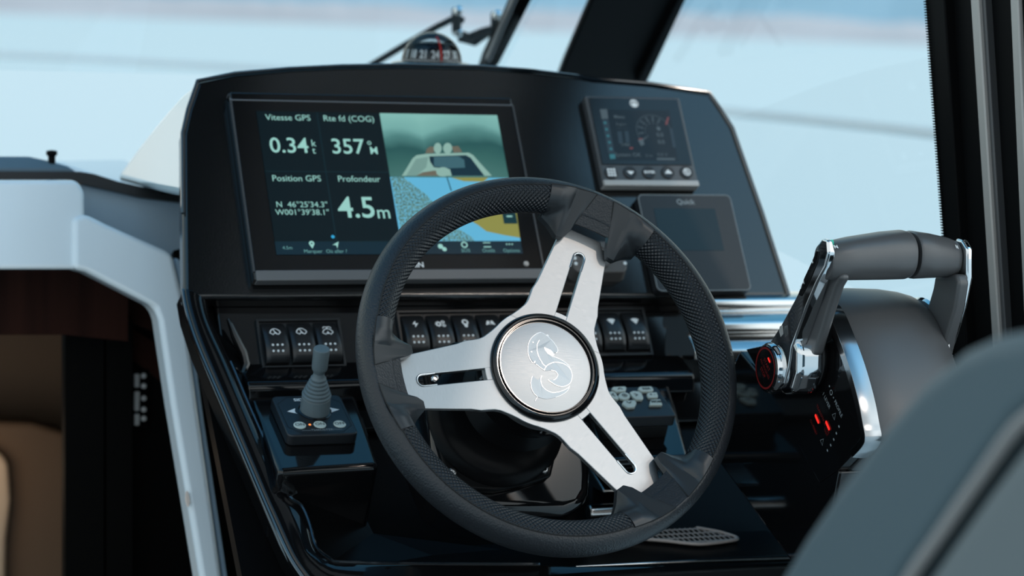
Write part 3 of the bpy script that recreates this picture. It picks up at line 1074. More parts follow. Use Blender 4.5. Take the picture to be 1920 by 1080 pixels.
mb.rect(MFD, 0, yd - 0.0005, xs_, yd + 0.0005, Z1)
mb.rect(MFD, 0, ytb - 0.0006, xs_, ytb + 0.0002, Z1)
mb.build('divider', 's_line', scr)
def field(name, items):
    mb = MB()
    for t, px, py, size, bold, sx in items:
        x, y = MFD.at(px, py)
        mb.text(MFD, t, x, y, size, Z1, 'CENTER', bold, sx)
    return mb.build(name, 's_text', scr)
field('speed_readout', [('Vitesse GPS', 540, 221, 0.0098, 0.0, 1.0), ('0.34', 542, 274, 0.0245, 0.010, 0.98), ('k', 587.5, 269, 0.0110, 0.003, .95), ('t', 588.5, 282.5, 0.0110, 0.003, .95)])
field('course_readout', [('Rte fd (COG)', 654, 223, 0.0098, 0.0, 1.0), ('357', 652, 276, 0.0245, 0.010, 0.98), ('o', 692, 267, 0.0095, 0.006, .95), ('M', 701, 283, 0.0125, 0.006, .95)])
field('position_readout', [('Position GPS', 556, 335, 0.0098, 0.0, 1.0)])
field('latitude_readout', [('N  46°25\'34.3"', 566, 384, 0.0090, 0.0, 1.0)])
field('longitude_readout', [('W001°39\'38.1"', 567, 398.5, 0.0090, 0.0, 1.0)])
field('depth_readout', [('Profondeur', 673, 336, 0.0098, 0.0, 1.0), ('4.5', 669, 391, 0.0335, 0.011, 0.98), ('m', 719, 399, 0.021, 0.006, .95)])
# toolbar along the bottom of the screen
mb = MB()
mb.rect(MFD, 0, -H_, W_, ytb, Z1 * 0.5)
tb = mb.build('toolbar', 's_bar', scr)
for t, px, py, s_ in (('4.5m', 539, 465, .0058), ('Marquer', 587, 471.5, .0062), ('Où aller ?', 631, 471.5, .0062), ('SOS', 873, 470, .0062), ('Outils', 916, 470, .0062), ('Options', 959, 470, .0062)):
    x, y = MFD.at(px, py)
    mb = MB()
    mb.text(MFD, t, x, y, s_ * 0.9, Z2, 'CENTER')
    mb.build('toolbar_caption', 's_dimtext', tb)
mb = MB()
x, y = MFD.at(584.5, 458)
mb.ring(MFD, x, y + 0.0008, 0.0009, 0.0028, Z2, 20)
mb.poly(MFD, [(x - 0.0024, y - 0.0006), (x, y - 0.0050), (x + 0.0024, y - 0.0006)], Z2)
mb.build('toolbar_icon', 's_text', tb)
mb = MB()
x, y = MFD.at(629.5, 459)
mb.poly(MFD, [(x - 0.0035, y - 0.0002), (x + 0.0035, y + 0.0036), (x + 0.0012, y - 0.0042), (x + 0.0002, y - 0.0006)], Z2)
mb.build('toolbar_icon', 's_text', tb)
mb = MB()
x, y = MFD.at(828, 465)
mb.disc(MFD, x - 0.001, y + 0.0018, 0.0028, Z2); mb.disc(MFD, x + 0.0028, y - 0.0014, 0.0024, Z2)
mb.build('toolbar_icon', 's_text', tb)
mb = MB()
x, y = MFD.at(870.5, 459)
mb.ring(MFD, x, y, 0.0022, 0.0036, Z2, 24)
mb.build('toolbar_icon', 's_text', tb)
mb = MB()
x, y = MFD.at(913, 459)
mb.rect(MFD, x - 0.004, y + 0.0018, x + 0.004, y + 0.0028, Z2); mb.rect(MFD, x - 0.004, y - 0.003, x + 0.004, y - 0.0018, Z2)
mb.build('toolbar_icon', 's_text', tb)
mb = MB()
x, y = MFD.at(955, 458)
for k in (-1, 0, 1):
    mb.disc(MFD, x + 0.003 * k, y, 0.0009, Z2, 10)
mb.build('toolbar_icon', 's_text', tb)
mb = MB()
mb.disc(MFD, *MFD.at(624, 444), 0.0019, Z2, 16)
mb.build('blue_dot', 's_blue', scr)
# camera tile
mb = MB()
mb.rect(MFD, xs_, ysp, W_, 0, Z1)
cam_t = mb.build('camera_tile', 's_cam', scr, uv=True)
def trace(pts, z, mat_, name):
    mb = MB()
    for p in pts:
        mb.poly(MFD, [MFD.at(700 + x / 5.647, 190 + y / 5.647) for x, y in p], z)
    return mb.build(name, mat_, cam_t)
def ell(cx_, cy_, rx, ry, n=18):
    return [(cx_ + rx * math.cos(2 * math.pi * i / n), cy_ + ry * math.sin(2 * math.pi * i / n)) for i in range(n)]
trace([[(300, 790), (345, 720), (415, 605), (455, 572), (560, 556), (1010, 545), (1055, 570), (1130, 655), (1255, 790)]], Z2, 's_boat', 'boat_deck')
trace([[(345, 790), (400, 700), (450, 612), (580, 590), (560, 700), (480, 770), (450, 790)]], Z3, 's_boat2', 'side_deck')
trace([[(590, 585), (980, 572), (1030, 600), (1175, 790), (830, 790), (810, 720), (640, 700), (600, 640)]], Z3, 's_cock', 'cockpit_floor')
trace([[(640, 590), (900, 585), (960, 620), (970, 705), (790, 712), (640, 690)]], Z4, 's_cock2', 'cockpit_table')
for P_ in ([(450, 790), (520, 755), (640, 735), (700, 740), (690, 790)], [(565, 505), (600, 480), (640, 485), (640, 550), (550, 553)], [(830, 480), (900, 475), (940, 540), (850, 548)]):
    trace([P_], Z4, 's_brown', 'brown_trim')
for P_, n_ in ((ell(680, 500, 42, 58), 'outboard_cowl'), (ell(785, 500, 48, 58), 'outboard_cowl'), (ell(735, 750, 72, 50), 'deck_dome')):
    trace([P_], 0.0006, 's_boat', n_)
# chart tile
mb = MB()
mb.rect(MFD, xs_, ytb, W_, ysp, Z1)
ch_t = mb.build('chart_tile', 's_chart', scr)
mb = MB()
mb.poly(MFD, [MFD.at(x, y) for x, y in ((733, 333), (756, 332), (772, 345), (800, 366), (812, 380), (790, 400), (770, 420), (752, 432), (745, 400))], Z2)
mb.build('rock_field', 's_rock', ch_t, uv=True)
mb = MB()
mb.poly(MFD, [MFD.at(x, y) for x, y in ((820, 452), (838, 432), (852, 425), (870, 436), (886, 446), (890, 452))], Z2)
mb.build('rock_field', 's_rock', ch_t, uv=True)
mb = MB()
mb.poly(MFD, [MFD.at(x, y) for x, y in ((845, 333), (916, 333), (906, 341), (870, 340))], Z2)
mb.build('land', 's_land', ch_t)
mb = MB()
mb.poly(MFD, [MFD.at(x, y) for x, y in ((965, 372), (975, 446), (945, 441), (912, 434), (896, 422), (881, 413), (900, 395), (930, 385))], Z2)
mb.build('land', 's_land', ch_t)
mb = MB()
mb.stroke(MFD, [MFD.at(838, 333), MFD.at(846, 358)], 0.0012, Z3)
mb.build('heading_line', 's_dark', ch_t)
mb = MB()
x, y = MFD.at(955, 406)
mb.rect(MFD, x - 0.0075, y - 0.0085, x + 0.0075, y + 0.017, Z3)
mb.build('chart_key', 's_dark', ch_t)
mb = MB()
mb.rect(MFD, x - 0.0032, y - 0.0008, x + 0.0032, y + 0.0008, Z4)
mb.build('zoom_mark', 's_text', ch_t)

# ================================================================== ENGINE DISPLAY (upper right)
ED = Fr(D1.p(0, 0, 0.012), X1, tilt(32.71))
def EA(x, y):
    return ED.at(1090 + x / 5.4, 160 + y / 5.4)
eng = thing('engine_display', 'square engine gauge screen with five buttons, upper right of the dash', 'engine display', D1.p(0.43, -0.02))
ex0, ey1 = EA(35, 95)
ex1, ey0 = ED.at(1312, 349)
ex0 = ED.at(1097, 178)[0]
mb = MB()
mb.block(ED, ex0, ey0, ex1, ey1, -0.0125, -0.0008)
mb.build('housing', 'bezel_edge', eng, bevel=0.0022, seg=3)
yb_ = EA(200, 800)[1]
mb = MB()
mb.block(ED, ex0 + 0.0035, yb_, ex1 - 0.0035, ey1 - 0.0035, -0.003, 0.0002)
es_ = mb.build('glass', 'bezel', eng, bevel=0.0004)
mb = MB()
mb.block(ED, ex0 + 0.0005, ey0 - 0.0005, ex1 - 0.0005, ey0 + 0.0065, -0.010, 0.0015)
mb.build('bottom_strip', 'alu', eng, bevel=0.0012, seg=3)
mb = MB()
lx, ly = EA(532, 185)
mb.disc(ED, lx, ly, 0.0050, 0.0004, 28)
lg = mb.build('round_badge', 'white_print', eng)
mb = MB()
mb.ring(ED, lx, ly, 0.0040, 0.0043, 0.0006, 28)
for a in range(3):
    mb.stroke(ED, [(lx + 0.0036 * math.cos(RAD(t)) * k_, ly + 0.0036 * math.sin(RAD(t)) * k_) for t, k_ in ((200 - 18 * a, 1), (120 - 10 * a, .55), (60, .35 + .1 * a), (20 - 16 * a, 1))], 0.0006, 0.0006)
mb.build('badge_mark', 'bezel_edge', lg)
def R4(x, y):
    return EA(x, y)
mb = MB()
px_ = [(185, 245), (890, 255), (975, 760), (285, 755)]
mb.poly(ED, [EA(*p) for p in px_], 0.0003)
e_s = mb.build('screen', 's_ebg', eng)
mb = MB()
mb.poly(ED, [EA(*p) for p in ((185, 245), (258, 243), (272, 340), (205, 345))], 0.0005)
mb.build('menu_tab', 's_grey', e_s)
mb = MB()
mb.poly(ED, [EA(*p) for p in ((207, 352), (273, 350), (335, 690), (268, 692))], 0.0005)
mb.build('menu_column', 's_dim', e_s)
mb = MB()
mb.poly(ED, [EA(*p) for p in ((280, 700), (338, 698), (345, 745), (290, 750))], 0.0006)
for k in range(5):
    x, y = EA(238 + 15 * k, 382 + 66 * k)
    mb.disc(ED, x, y, 0.0017, 0.0006, 12)
mb.build('menu_icon', 's_teal', e_s)
# tachometer ring
gx, gy = EA(735, 470)
mb = MB()
RG = 0.0205
mb.ring(ED, gx, gy, RG * 0.985, RG * 1.01, 0.0005, 40, -8, 222)
for k in range(7):
    t = 214 - 26 * k
    for dr in (0.0, 0.0032):
        x, y = gx + (RG - 0.003 - dr) * math.cos(RAD(t)), gy + (RG - 0.003 - dr) * math.sin(RAD(t))
        mb.disc(ED, x, y, 0.0011, 0.0005, 10)
    x, y = gx + (RG - 0.0098) * math.cos(RAD(t)), gy + (RG - 0.0098) * math.sin(RAD(t))
    mb.text(ED, str(k), x, y, 0.0042, 0.0005)
mb.disc(ED, *EA(780, 440), 0.0024, 0.0005, 16)
mb.text(ED, '0.0', *EA(795, 505), 0.0066, 0.0005, bold=.02)
mb.text(ED, '0.0', *EA(808, 577), 0.0066, 0.0005, bold=.02)
mb.poly(ED, [EA(*p) for p in ((570, 558), (620, 545), (638, 600), (602, 618))], 0.0006)
mb.text(ED, 'Menu', *EA(382, 322), 0.0056, 0.0005, bold=.02)
mb.text(ED, 'Engine', *EA(400, 395), 0.0046, 0.0005)
mb.text(ED, '- -  - -', *EA(410, 435), 0.0046, 0.0005)
mb.text(ED, 'Trim', *EA(442, 602), 0.0056, 0.0005, bold=.02)
mb.text(ED, 'System OK', *EA(470, 706), 0.0066, 0.0005, bold=.01)
mb.text(ED, '0 kt', *EA(685, 715), 0.0052, 0.0005)
mb.text(ED, '0.0 V', *EA(820, 705), 0.0058, 0.0005)
mb.rect(ED, *EA(765, 758), *EA(945, 740), 0.0005)
mb.build('gauge_dial', 's_grey', e_s)
for p in (((360, 470), (405, 468), (420, 590), (378, 592)), ((435, 466), (475, 465), (488, 585), (450, 588)), ((890, 440), (920, 438), (955, 630), (925, 634))):
    mb = MB()
    mb.poly(ED, [EA(*q) for q in p], 0.0005)
    mb.build('level_bar', 's_dim', e_s)
mb = MB()
mb.poly(ED, [EA(*p) for p in ((870, 325), (888, 322), (868, 400), (845, 402))], 0.0006)
mb.build('red_zone', 's_red', e_s)
mb = MB()
mb.poly(ED, [EA(*p) for p in ((575, 545), (615, 538), (618, 548), (578, 556))], 0.0007)
mb.build('needle_tip', 's_red', e_s)
mb = MB()
mb.poly(ED, [EA(*p) for p in ((485, 632), (520, 630), (523, 645), (488, 648))], 0.0006)
mb.build('red_mark', 's_red', e_s)
for k, (bx, by) in enumerate(((303, 885), (495, 885), (686, 885), (877, 883), (1065, 882))):
    x, y = EA(bx, by)
    mb = MB()
    mb.lathe([(0.0075, -0.001), (0.0075, 0.0004), (0.0066, 0.0010), (0.0001, 0.0006)], ED.p(x, y), ED.n, 28, ref=ED.v)
    bt = mb.build('button', 'panel_face', eng, smooth=True)
    mb = MB()
    z = 0.0013
    if k == 0:
        for i in range(3):
            for j in range(3):
                mb.rect(ED, x - 0.0048 + 0.0034 * i, y - 0.0048 + 0.0034 * j, x - 0.0022 + 0.0034 * i, y - 0.0022 + 0.0034 * j, z)
    elif k == 1:
        mb.poly(ED, [(x - 0.0040, y + 0.0014), (x + 0.0040, y + 0.0014), (x + 0.0030, y - 0.0004), (x, y - 0.0030), (x - 0.0030, y - 0.0004)], z)
    elif k == 2:
        mb.text(ED, 'ENTER', x, y, 0.0042, z, bold=.04)
    elif k == 3:
        mb.poly(ED, [(x - 0.0042, y - 0.0020), (x + 0.0042, y - 0.0020), (x + 0.0030, y + 0.0004), (x, y + 0.0032), (x - 0.0030, y + 0.0004)], z)
    else:
        mb.ring(ED, x, y, 0.0030, 0.0044, z, 20)
        mb.stroke(ED, [(x - 0.003, y + 0.003), (x + 0.0015, y - 0.001)], 0.0018, z)
        mb.disc(ED, x, y - 0.0005, 0.0016, z, 10)
    mb.build('icon', 'white_print', bt)

# ================================================================== TOUCH PANEL (lower right)
QD = Fr(D1.p(0, 0, 0.012), X1, tilt(32.71))
qx0, qy1 = QD.at(1194, 364)
qx1, qy0 = QD.at(1410, 545)
q = thing('touch_panel', 'dark rounded flat touch panel, switched off, lower right of the dash', 'control panel', D1.p(0.46, -0.10))
mb = MB()
P = rrect(qx0, qy0, qx1, qy1, 0.006)
mb.prism([QD.p(x, y, 0.0) for x, y in P], -QD.n * 0.011)
qb = mb.build('housing', 'panel_face', q, bevel=0.0008, seg=2)
mb = MB()
mb.stroke(QD, rrect(qx0 + 0.0008, qy0 + 0.0008, qx1 - 0.0008, qy1 - 0.0008, 0.0055), 0.0007, 0.0002, True)
mb.build('edge_line', 'print_dim', qb)
mb = MB()
a, b = QD.at(1225, 391), QD.at(1350, 470)
mb.rect(QD, a[0], b[1], a[0] + 0.072, a[1], 0.0002)
mb.build('screen', 's_quick', q)
mb = MB()
x, y = QD.at(1285, 379)
mb.text(QD, 'Quick', x, y, 0.0085, 0.0002, bold=.02)
mb.build('maker_lettering', 'print_dim', q)

# ================================================================== AUTOPILOT REMOTE (behind the top spoke)
RD = Fr(D1.p(0, 0, 0.016), X1, tilt(32.71))
rx0, ry1 = RD.at(1066, 452)
rx1, ry0 = RD.at(1178, 510)
rem = thing('dial_remote', 'small grey remote with a round dial and white dots, behind the upper spoke', 'remote control', D1.p((rx0 + rx1) / 2, (ry0 + ry1) / 2))
mb = MB()
P = rrect(rx0, ry0, rx1, ry1, 0.008)
Pb = rrect(rx0 - 0.002, ry0 - 0.004, rx1 + 0.002, ry1 + 0.002, 0.008)
n = len(P)
vs = [RD.p(x, y, 0) for x, y in P] + [RD.p(x, y, -0.0165) for x, y in Pb]
mb.add(vs, [tuple(range(n)), tuple(range(2 * n - 1, n - 1, -1))] + [(i, i + n, (i + 1) % n + n, (i + 1) % n) for i in range(n)])
mb.build('housing', 'remote_grey', rem, bevel=0.0015, seg=2)
cxr, cyr = (rx0 + rx1) / 2, (ry0 + ry1) / 2
mb = MB()
mb.lathe([(0.0150, 0.0), (0.0150, 0.0022), (0.0140, 0.0034), (0.0095, 0.0036), (0.0088, 0.0026), (0.0001, 0.0024)], RD.p(cxr, cyr + 0.001), RD.n, 40, ref=RD.v)
mb.build('dial', 'remote_grey', rem, smooth=True)
for sx_ in (RD.at(1169, 480)[0], RD.at(1078, 485)[0]):
    for k in range(4):
        mb = MB()
        y = ry1 - 0.0075 - 0.0062 * k
        mb.lathe([(0.0020, 0.0), (0.0017, 0.0007), (0.0001, 0.0010)], RD.p(sx_, y), RD.n, 14, ref=RD.v)
        mb.build('button', 'dot', rem, smooth=True)

# ================================================================== ROCKER SWITCHES
def switch_frame(name, label, x0, x1, y0, y1, n, z0):
    fr = thing(name, label, 'switch frame', D2.p((x0 + x1) / 2, (y0 + y1) / 2, -0.0015))
    mb = MB()
    t = 0.0026
    mb.block(D2, x0, y0, x1, y0 + t, -0.0015, z0)
    mb.block(D2, x0, y1 - t, x1, y1, -0.0015, z0)
    mb.block(D2, x0, y0 + t, x0 + t, y1 - t, -0.0015, z0)
    mb.block(D2, x1 - t, y0 + t, x1, y1 - t, -0.0015, z0)
    for i in range(1, n):
        xx = x0 + t + (x1 - x0 - 2 * t) * i / n
        mb.block(D2, xx - 0.0006, y0 + t, xx + 0.0006, y1 - t, -0.0015, 0.0)
    mb.block(D2, x0 + t, y0 + t, x1 - t, y1 - t, -0.0015, -0.0005)
    mb.build('frame', 'plastic', fr, bevel=0.0010, seg=3)
    return [x0 + t + (x1 - x0 - 2 * t) * (i + 0.5) / n for i in range(n)]
fx0, fy1 = D2.at(478.5, 600)
fx1, fy0 = D2.at(649, 689)
XL = switch_frame('switch_frame', 'black frame round the three rocker switches on the left', fx0, fx1, fy0, fy1, 3, 0.0028)
gx0, gy1 = D2.at(741, 584)
gx1, gy0 = D2.at(1224, 667)
XR = switch_frame('switch_frame', 'long black frame round the row of ten rocker switches behind the wheel', gx0, gx1, gy0, gy1, 10, 0.0028)

def fan(mb, x, y, w_, h_, z, outline=True):
    top = [(x + w_ * math.sin(RAD(t)) / math.sin(RAD(58)), y - h_ * 0.55 + h_ * 1.0 * (math.cos(RAD(t)) - math.cos(RAD(58))) / (1 - math.cos(RAD(58)))) for t in range(-58, 59, 8)]
    low = [(x + w_ * 0.45, y - h_ * 1.0), (x + w_ * 0.22, y - h_ * 0.66), (x, y - h_ * 0.58), (x - w_ * 0.22, y - h_ * 0.66), (x - w_ * 0.45, y - h_ * 1.0)]
    pts = top + low
    if outline:
        mb.stroke(D2, pts, 0.0010, z, True)
    else:
        mb.poly(D2, pts, z)
ROCKER_PROFILE = [(-0.0222, 0.0010), (-0.0216, 0.0046), (-0.0190, 0.0076), (-0.0150, 0.0096), (-0.0090, 0.0108), (-0.0030, 0.0106), (0.0040, 0.0094), (0.0110, 0.0074), (0.0165, 0.0050), (0.0205, 0.0025), (0.0222, 0.0006), (0.0222, -0.0004), (-0.0222, -0.0004)]
def prof_z(y):
    P = sorted([p for p in ROCKER_PROFILE if p[1] >= 0.0 and p[0] < 0.0223], key=lambda p: p[0])
    for (a_, za), (b_, zb) in zip(P, P[1:]):
        if a_ <= y <= b_ and b_ > a_:
            return za + (zb - za) * (y - a_) / (b_ - a_)
    return P[-1][1]
ROCK_ME = {}
def rocker(x, yc, label, icon, group, lift=0.0):
    t = thing('rocker_switch', label, 'rocker switch', D2.p(x, yc, 0), group)
    hw = 0.0117
    if 'body' not in ROCK_ME:
        mb = MB()
        # crowned across its width
        nu = 10
        prof = ROCKER_PROFILE
        vs, fs = [], []
        for i in range(nu + 1):
            f = 2 * i / nu - 1
            xx = x + hw * f
            dz = -0.0014 * abs(f) ** 6
            vs += [D2.p(xx, yc + y, z + (dz if z > 0 else 0)) for y, z in prof]
        m = len(prof)
        for i in range(nu):
            fs += [(i * m + k, i * m + (k + 1) % m, (i + 1) * m + (k + 1) % m, (i + 1) * m + k) for k in range(m)]
        fs += [tuple(range(m)), tuple(range((nu + 1) * m - 1, nu * m - 1, -1))]
        mb.add(vs, fs)
        o = mb.build('rocker', 'plastic', t, bevel=0.0008, seg=2)
        ROCK_ME['body'] = o
    else:
        o = ROCK_ME['body'].copy()
        COL.objects.link(o)
        o.parent = t
    # three by two clear lenses
    for r_, yy in enumerate((-0.0055, -0.0118)):
        for k in (-1, 0, 1):
            key = ('dot', r_, k)
            if key not in ROCK_ME:
                mb = MB()
                mb.lathe([(0.00125, 0.0), (0.0011, 0.0005), (0.0001, 0.0008)], D2.p(x + 0.0048 * k, yc + yy, prof_z(yy) - 0.0001), D2.n, 12, ref=D2.v)
                d = mb.build('indicator_lens', 'dot', t, smooth=True)
                ROCK_ME[key] = d
            else:
                d = ROCK_ME[key].copy()
                COL.objects.link(d)
                d.parent = t
    # symbol lies on the sloping upper half
    mb = MB()
    y = 0.0095
    z0 = prof_z(y)
    icon(mb, x, yc + y, 0)
    # drop each vertex onto the rocker's surface
    for i, p in enumerate(mb.v):
        q = p - D2.o
        yy = q.dot(D2.v) - yc
        lay = q.dot(D2.n)
        mb.v[i] = p + D2.n * (prof_z(yy) + 0.00025 + lay - 0.0)
    mb.build('symbol', 'white_print', t)
    return t
def ic_wiper(mb, x, y, z):
    fan(mb, x, y + 0.002, 0.0055, 0.0052, z)
    mb.stroke(D2, [(x - 0.0016, y + 0.0030), (x + 0.0014, y - 0.0028)], 0.0010, z)
def ic_wash(mb, x, y, z):
    fan(mb, x, y + 0.001, 0.0055, 0.0050, z)
    mb.stroke(D2, [(x, y - 0.0035), (x, y + 0.0058)], 0.0010, z)
    for s_ in (-1, 1):
        mb.stroke(D2, [(x, y + 0.0048), (x + s_ * 0.0020, y + 0.0060), (x + s_ * 0.0036, y + 0.0055), (x + s_ * 0.0042, y + 0.0035)], 0.0009, z)
def ic_bolt(mb, x, y, z):
    mb.poly(D2, [(x + 0.0010, y + 0.0045), (x - 0.0032, y - 0.0004), (x - 0.0002, y - 0.0002), (x - 0.0008, y - 0.0045), (x + 0.0034, y + 0.0008), (x + 0.0004, y + 0.0006)], z)
def gear(mb, x, y, r, z):
    mb.ring(D2, x, y, r * 0.38, r * 0.80, z, 20)
    for k in range(8):
        t = RAD(45 * k)
        mb.stroke(D2, [(x + r * .7 * math.cos(t), y + r * .7 * math.sin(t)), (x + r * 1.08 * math.cos(t), y + r * 1.08 * math.sin(t))], r * 0.36, z)
def ic_gears(mb, x, y, z):
    gear(mb, x - 0.0022, y - 0.0006, 0.0033, z)
    gear(mb, x + 0.0030, y + 0.0020, 0.0021, z)
    gear(mb, x + 0.0034, y - 0.0026, 0.0019, z)
def ic_bulb(mb, x, y, z):
    mb.ring(D2, x, y + 0.0014, 0.0018, 0.0036, z, 28)
    mb.rect(D2, x - 0.0019, y - 0.0042, x + 0.0019, y - 0.0012, z)
    mb.rect(D2, x - 0.0012, y - 0.0052, x + 0.0012, y - 0.0042, z)
def ic_binoc(mb, x, y, z):
    for s_ in (-1, 1):
        mb.poly(D2, [(x + s_ * 0.0005, y - 0.0026), (x + s_ * 0.0006, y + 0.0022), (x + s_ * 0.0018, y + 0.0030), (x + s_ * 0.0032, y + 0.0024), (x + s_ * 0.0052, y - 0.0026), (x + s_ * 0.0030, y - 0.0026), (x + s_ * 0.0018, y - 0.0012)], z)
def ic_fan(mb, x, y, z):
    # filled windscreen with a dark slit
    up = [(x + 0.0046 * math.sin(RAD(t)) / math.sin(RAD(50)), y + 0.0016 + 0.0016 * (math.cos(RAD(t)) - math.cos(RAD(50))) / 0.357) for t in range(-50, 51, 10)]
    mb.poly(D2, up + [(x + 0.0008, y - 0.0036), (x, y - 0.0046), (x - 0.0008, y - 0.0036)], z)
def ic_bar(mb, x, y, z):
    mb.rect(D2, x - 0.004, y + 0.0008, x + 0.004, y + 0.0022, z)
    mb.disc(D2, x, y - 0.0012, 0.0018, z, 12)
def ic_drop(mb, x, y, z):
    mb.disc(D2, x, y, 0.0026, z, 16)
ycl = (fy0 + fy1) / 2
ycr = (gy0 + gy1) / 2
g1, g2 = 'rocker switches in the left frame', 'rocker switches in the long frame'
rocker(XL[0], ycl, 'rocker switch with a wiper symbol, leftmost in the left frame', ic_wiper, g1)
rocker(XL[1], ycl, 'rocker switch with a wiper symbol, middle of the left frame', ic_wiper, g1)
rocker(XL[2], ycl, 'rocker switch with a washer symbol, right in the left frame behind the joystick', ic_wash, g1)
names = [('rocker switch with a lightning bolt, leftmost in the long frame', ic_bolt), ('rocker switch with gear symbols, second in the long frame', ic_gears), ('rocker switch with a light bulb symbol in the long frame', ic_bulb),
         ('rocker switch with a binocular-like symbol, just left of the wheel hub', ic_binoc), ('rocker switch half hidden by the upper left of the wheel hub', ic_bar), (None, None),
         ('rocker switch glimpsed through the slot of the upper spoke', ic_drop), ('rocker switch just right of the upper spoke, symbol hidden', ic_drop),
         ('rocker switch with a filled fan symbol, second from the right in the long frame', ic_fan), ('rocker switch with a filled fan symbol, rightmost in the long frame', ic_fan)]
for i, (lb, ic) in enumerate(names):
    if lb:
        rocker(XR[i], ycr, lb, ic, g2)

# ================================================================== BOW THRUSTER JOYSTICK
JP = Fr(POD.p(0, 0, 0.0115), X1, tilt(67))
jx0, jx1 = JP.at(507, 742)[0], JP.at(672, 810.5)[0]
jy1, jy0 = JP.at(570, 741)[1], JP.at(600, 815)[1]
JT = 0.0
joy = thing('thruster_joystick', 'grey rubber joystick on a square black thruster panel with ON and OFF keys', 'joystick', POD.p((jx0 + jx1) / 2, (jy0 + jy1) / 2, -0.0005))
# the plate's face is the traced plane; the shelf lies a plate's thickness lower
mb = MB()
P = rrect(jx0, jy0, jx1, jy1, 0.006)
mb.prism([JP.p(x, y, 0.0) for x, y in P], -JP.n * 0.012)
jb = mb.build('base_plate', 'panel_face', joy, bevel=0.0018, seg=3)
def JA(x, y):
    return JP.at(460 + x / 4.154, 630 + y / 4.154)
mb = MB()
c = 0.011
i_ = 0.0035
oct_ = [(jx0 + i_ + c, jy1 - i_), (jx1 - i_ - c, jy1 - i_), (jx1 - i_, jy1 - i_ - c), (jx1 - i_, jy0 + i_ + c), (jx1 - i_ - c, jy0 + i_), (jx0 + i_ + c, jy0 + i_), (jx0 + i_, jy0 + i_ + c), (jx0 + i_, jy1 - i_ - c)]
mb.stroke(JP, oct_, 0.0006, 0.0002, True)
mb.build('panel_outline', 'seam', jb)
mb = MB()
for t, (bx, by) in (('ON', (424, 697)), ('ON', (580, 692)), ('OFF', (735, 688))):
    x, y = JA(bx, by)
    kb = MB()
    kb.lathe([(0.0060, 0.0), (0.0060, 0.0004), (0.0056, 0.0008), (0.0001, 0.0009)], JP.p(x, y), JP.n, 28, ref=JP.v)
    k_ = kb.build('key', 'key_white', joy, smooth=True)
    kt = MB()
    kt.text(JP, t, x, y, 0.0060, 0.0011)
    kt.build('key_lettering', 'seam', k_)
mb = MB()
for pts in (((325, 590), (388, 565), (385, 585), (392, 600), (405, 607)), ((733, 575), (650, 557), (668, 575), (672, 588), (665, 598))):
    mb.poly(JP, [JA(*p) for p in pts], 0.0003)
mb.text(JP, 'SIDE-POWER', *JA(516, 497), 0.0062, 0.0003, bold=.02)
mb.build('arrow_print', 'white_print', jb)
mb = MB()
mb.text(JP, 'THRUSTER', *JA(600, 733), 0.0045, 0.0003)
mb.stroke(JP, [JA(442, 738), JA(515, 737)], 0.0004, 0.0003)
mb.stroke(JP, [JA(685, 729), JA(755, 728)], 0.0004, 0.0003)
mb.stroke(JP, [JA(476, 695), JA(530, 693)], 0.0003, 0.0003)
mb.build('small_print', 'print_dim', jb)
mb = MB()
mb.lathe([(0.0012, 0), (0.0010, 0.0005), (0.0001, 0.0007)], JP.p(*JA(502, 691)), JP.n, 12, ref=JP.v)
mb.build('indicator_light', 'amber_led', joy, smooth=True)
# boot and knob
bx_, by_ = JA(540, 588)
BJ = JP.p(bx_, by_)
AX = JP.n
mb = MB()
mb.lathe([(0.0160, 0.0), (0.0160, 0.0008), (0.0150, 0.0014), (0.0144, 0.0016)], BJ, AX, 48, ref=JP.v)
mb.build('boot_ring', 'bezel', joy, smooth=True)
bp = [(0.0142, 0.001), (0.0141, 0.010), (0.0138, 0.0165)]
r0_, h0_ = 0.0140, 0.0175
for k in range(6):
    rr = 0.0140 - 0.0013 * k
    h = 0.0175 + 0.0036 * k
    bp += [(rr - 0.0012, h), (rr, h + 0.0008), (rr, h + 0.0022), (rr - 0.0010, h + 0.0030)]
bp += [(0.0058, 0.0400), (0.0052, 0.0425), (0.0050, 0.0445), (0.0001, 0.0445)]
tv = (AX + V((-0.04, 0, 0.0))).normalized()
mb = MB()
mb.lathe(bp, BJ, tv, 48, ref=JP.v)
mb.build('boot', 'joy_rubber', joy, smooth=True)
mb = MB()
mb.lathe([(0.0001, 0.043), (0.0050, 0.043), (0.0060, 0.0455), (0.0072, 0.0475), (0.0076, 0.050), (0.0078, 0.068), (0.0076, 0.0695), (0.0070, 0.0700), (0.0001, 0.0702)], BJ, tv, 40, ref=JP.v)
mb.build('knob', 'joy_rubber', joy, smooth=True)

# ================================================================== KEYPAD (right shelf)
KP = Fr(POD.p(0, 0, 0.0255), X1, tilt(67))
kx0, kx1 = KP.at(1095, 727)[0], KP.at(1268, 778)[0]
ky1, ky0 = KP.at(1200, 725)[1], KP.at(1220, 781)[1]
kp = thing('keypad', 'black keypad with pale arrow keys on the right shelf behind the spoke', 'keypad', POD.p((kx0 + kx1) / 2, (ky0 + ky1) / 2, -0.0005))
mb = MB()
mb.prism([KP.p(x, y) for x, y in rrect(kx0, ky0, kx1, ky1, 0.004)], -KP.n * 0.012)
mb.build('base_plate', 'panel_face', kp, bevel=0.0012, seg=2)
mb = MB()
mb.block(KP, kx0 + 0.006, ky0 + 0.0005, kx1 - 0.006, ky1 - 0.004, -0.026, -0.012)
mb.build('lower_body', 'seam', kp, bevel=0.001)
def KA(x, y):
    return KP.at(1100 + x / 5.4, 700 + y / 5.4)
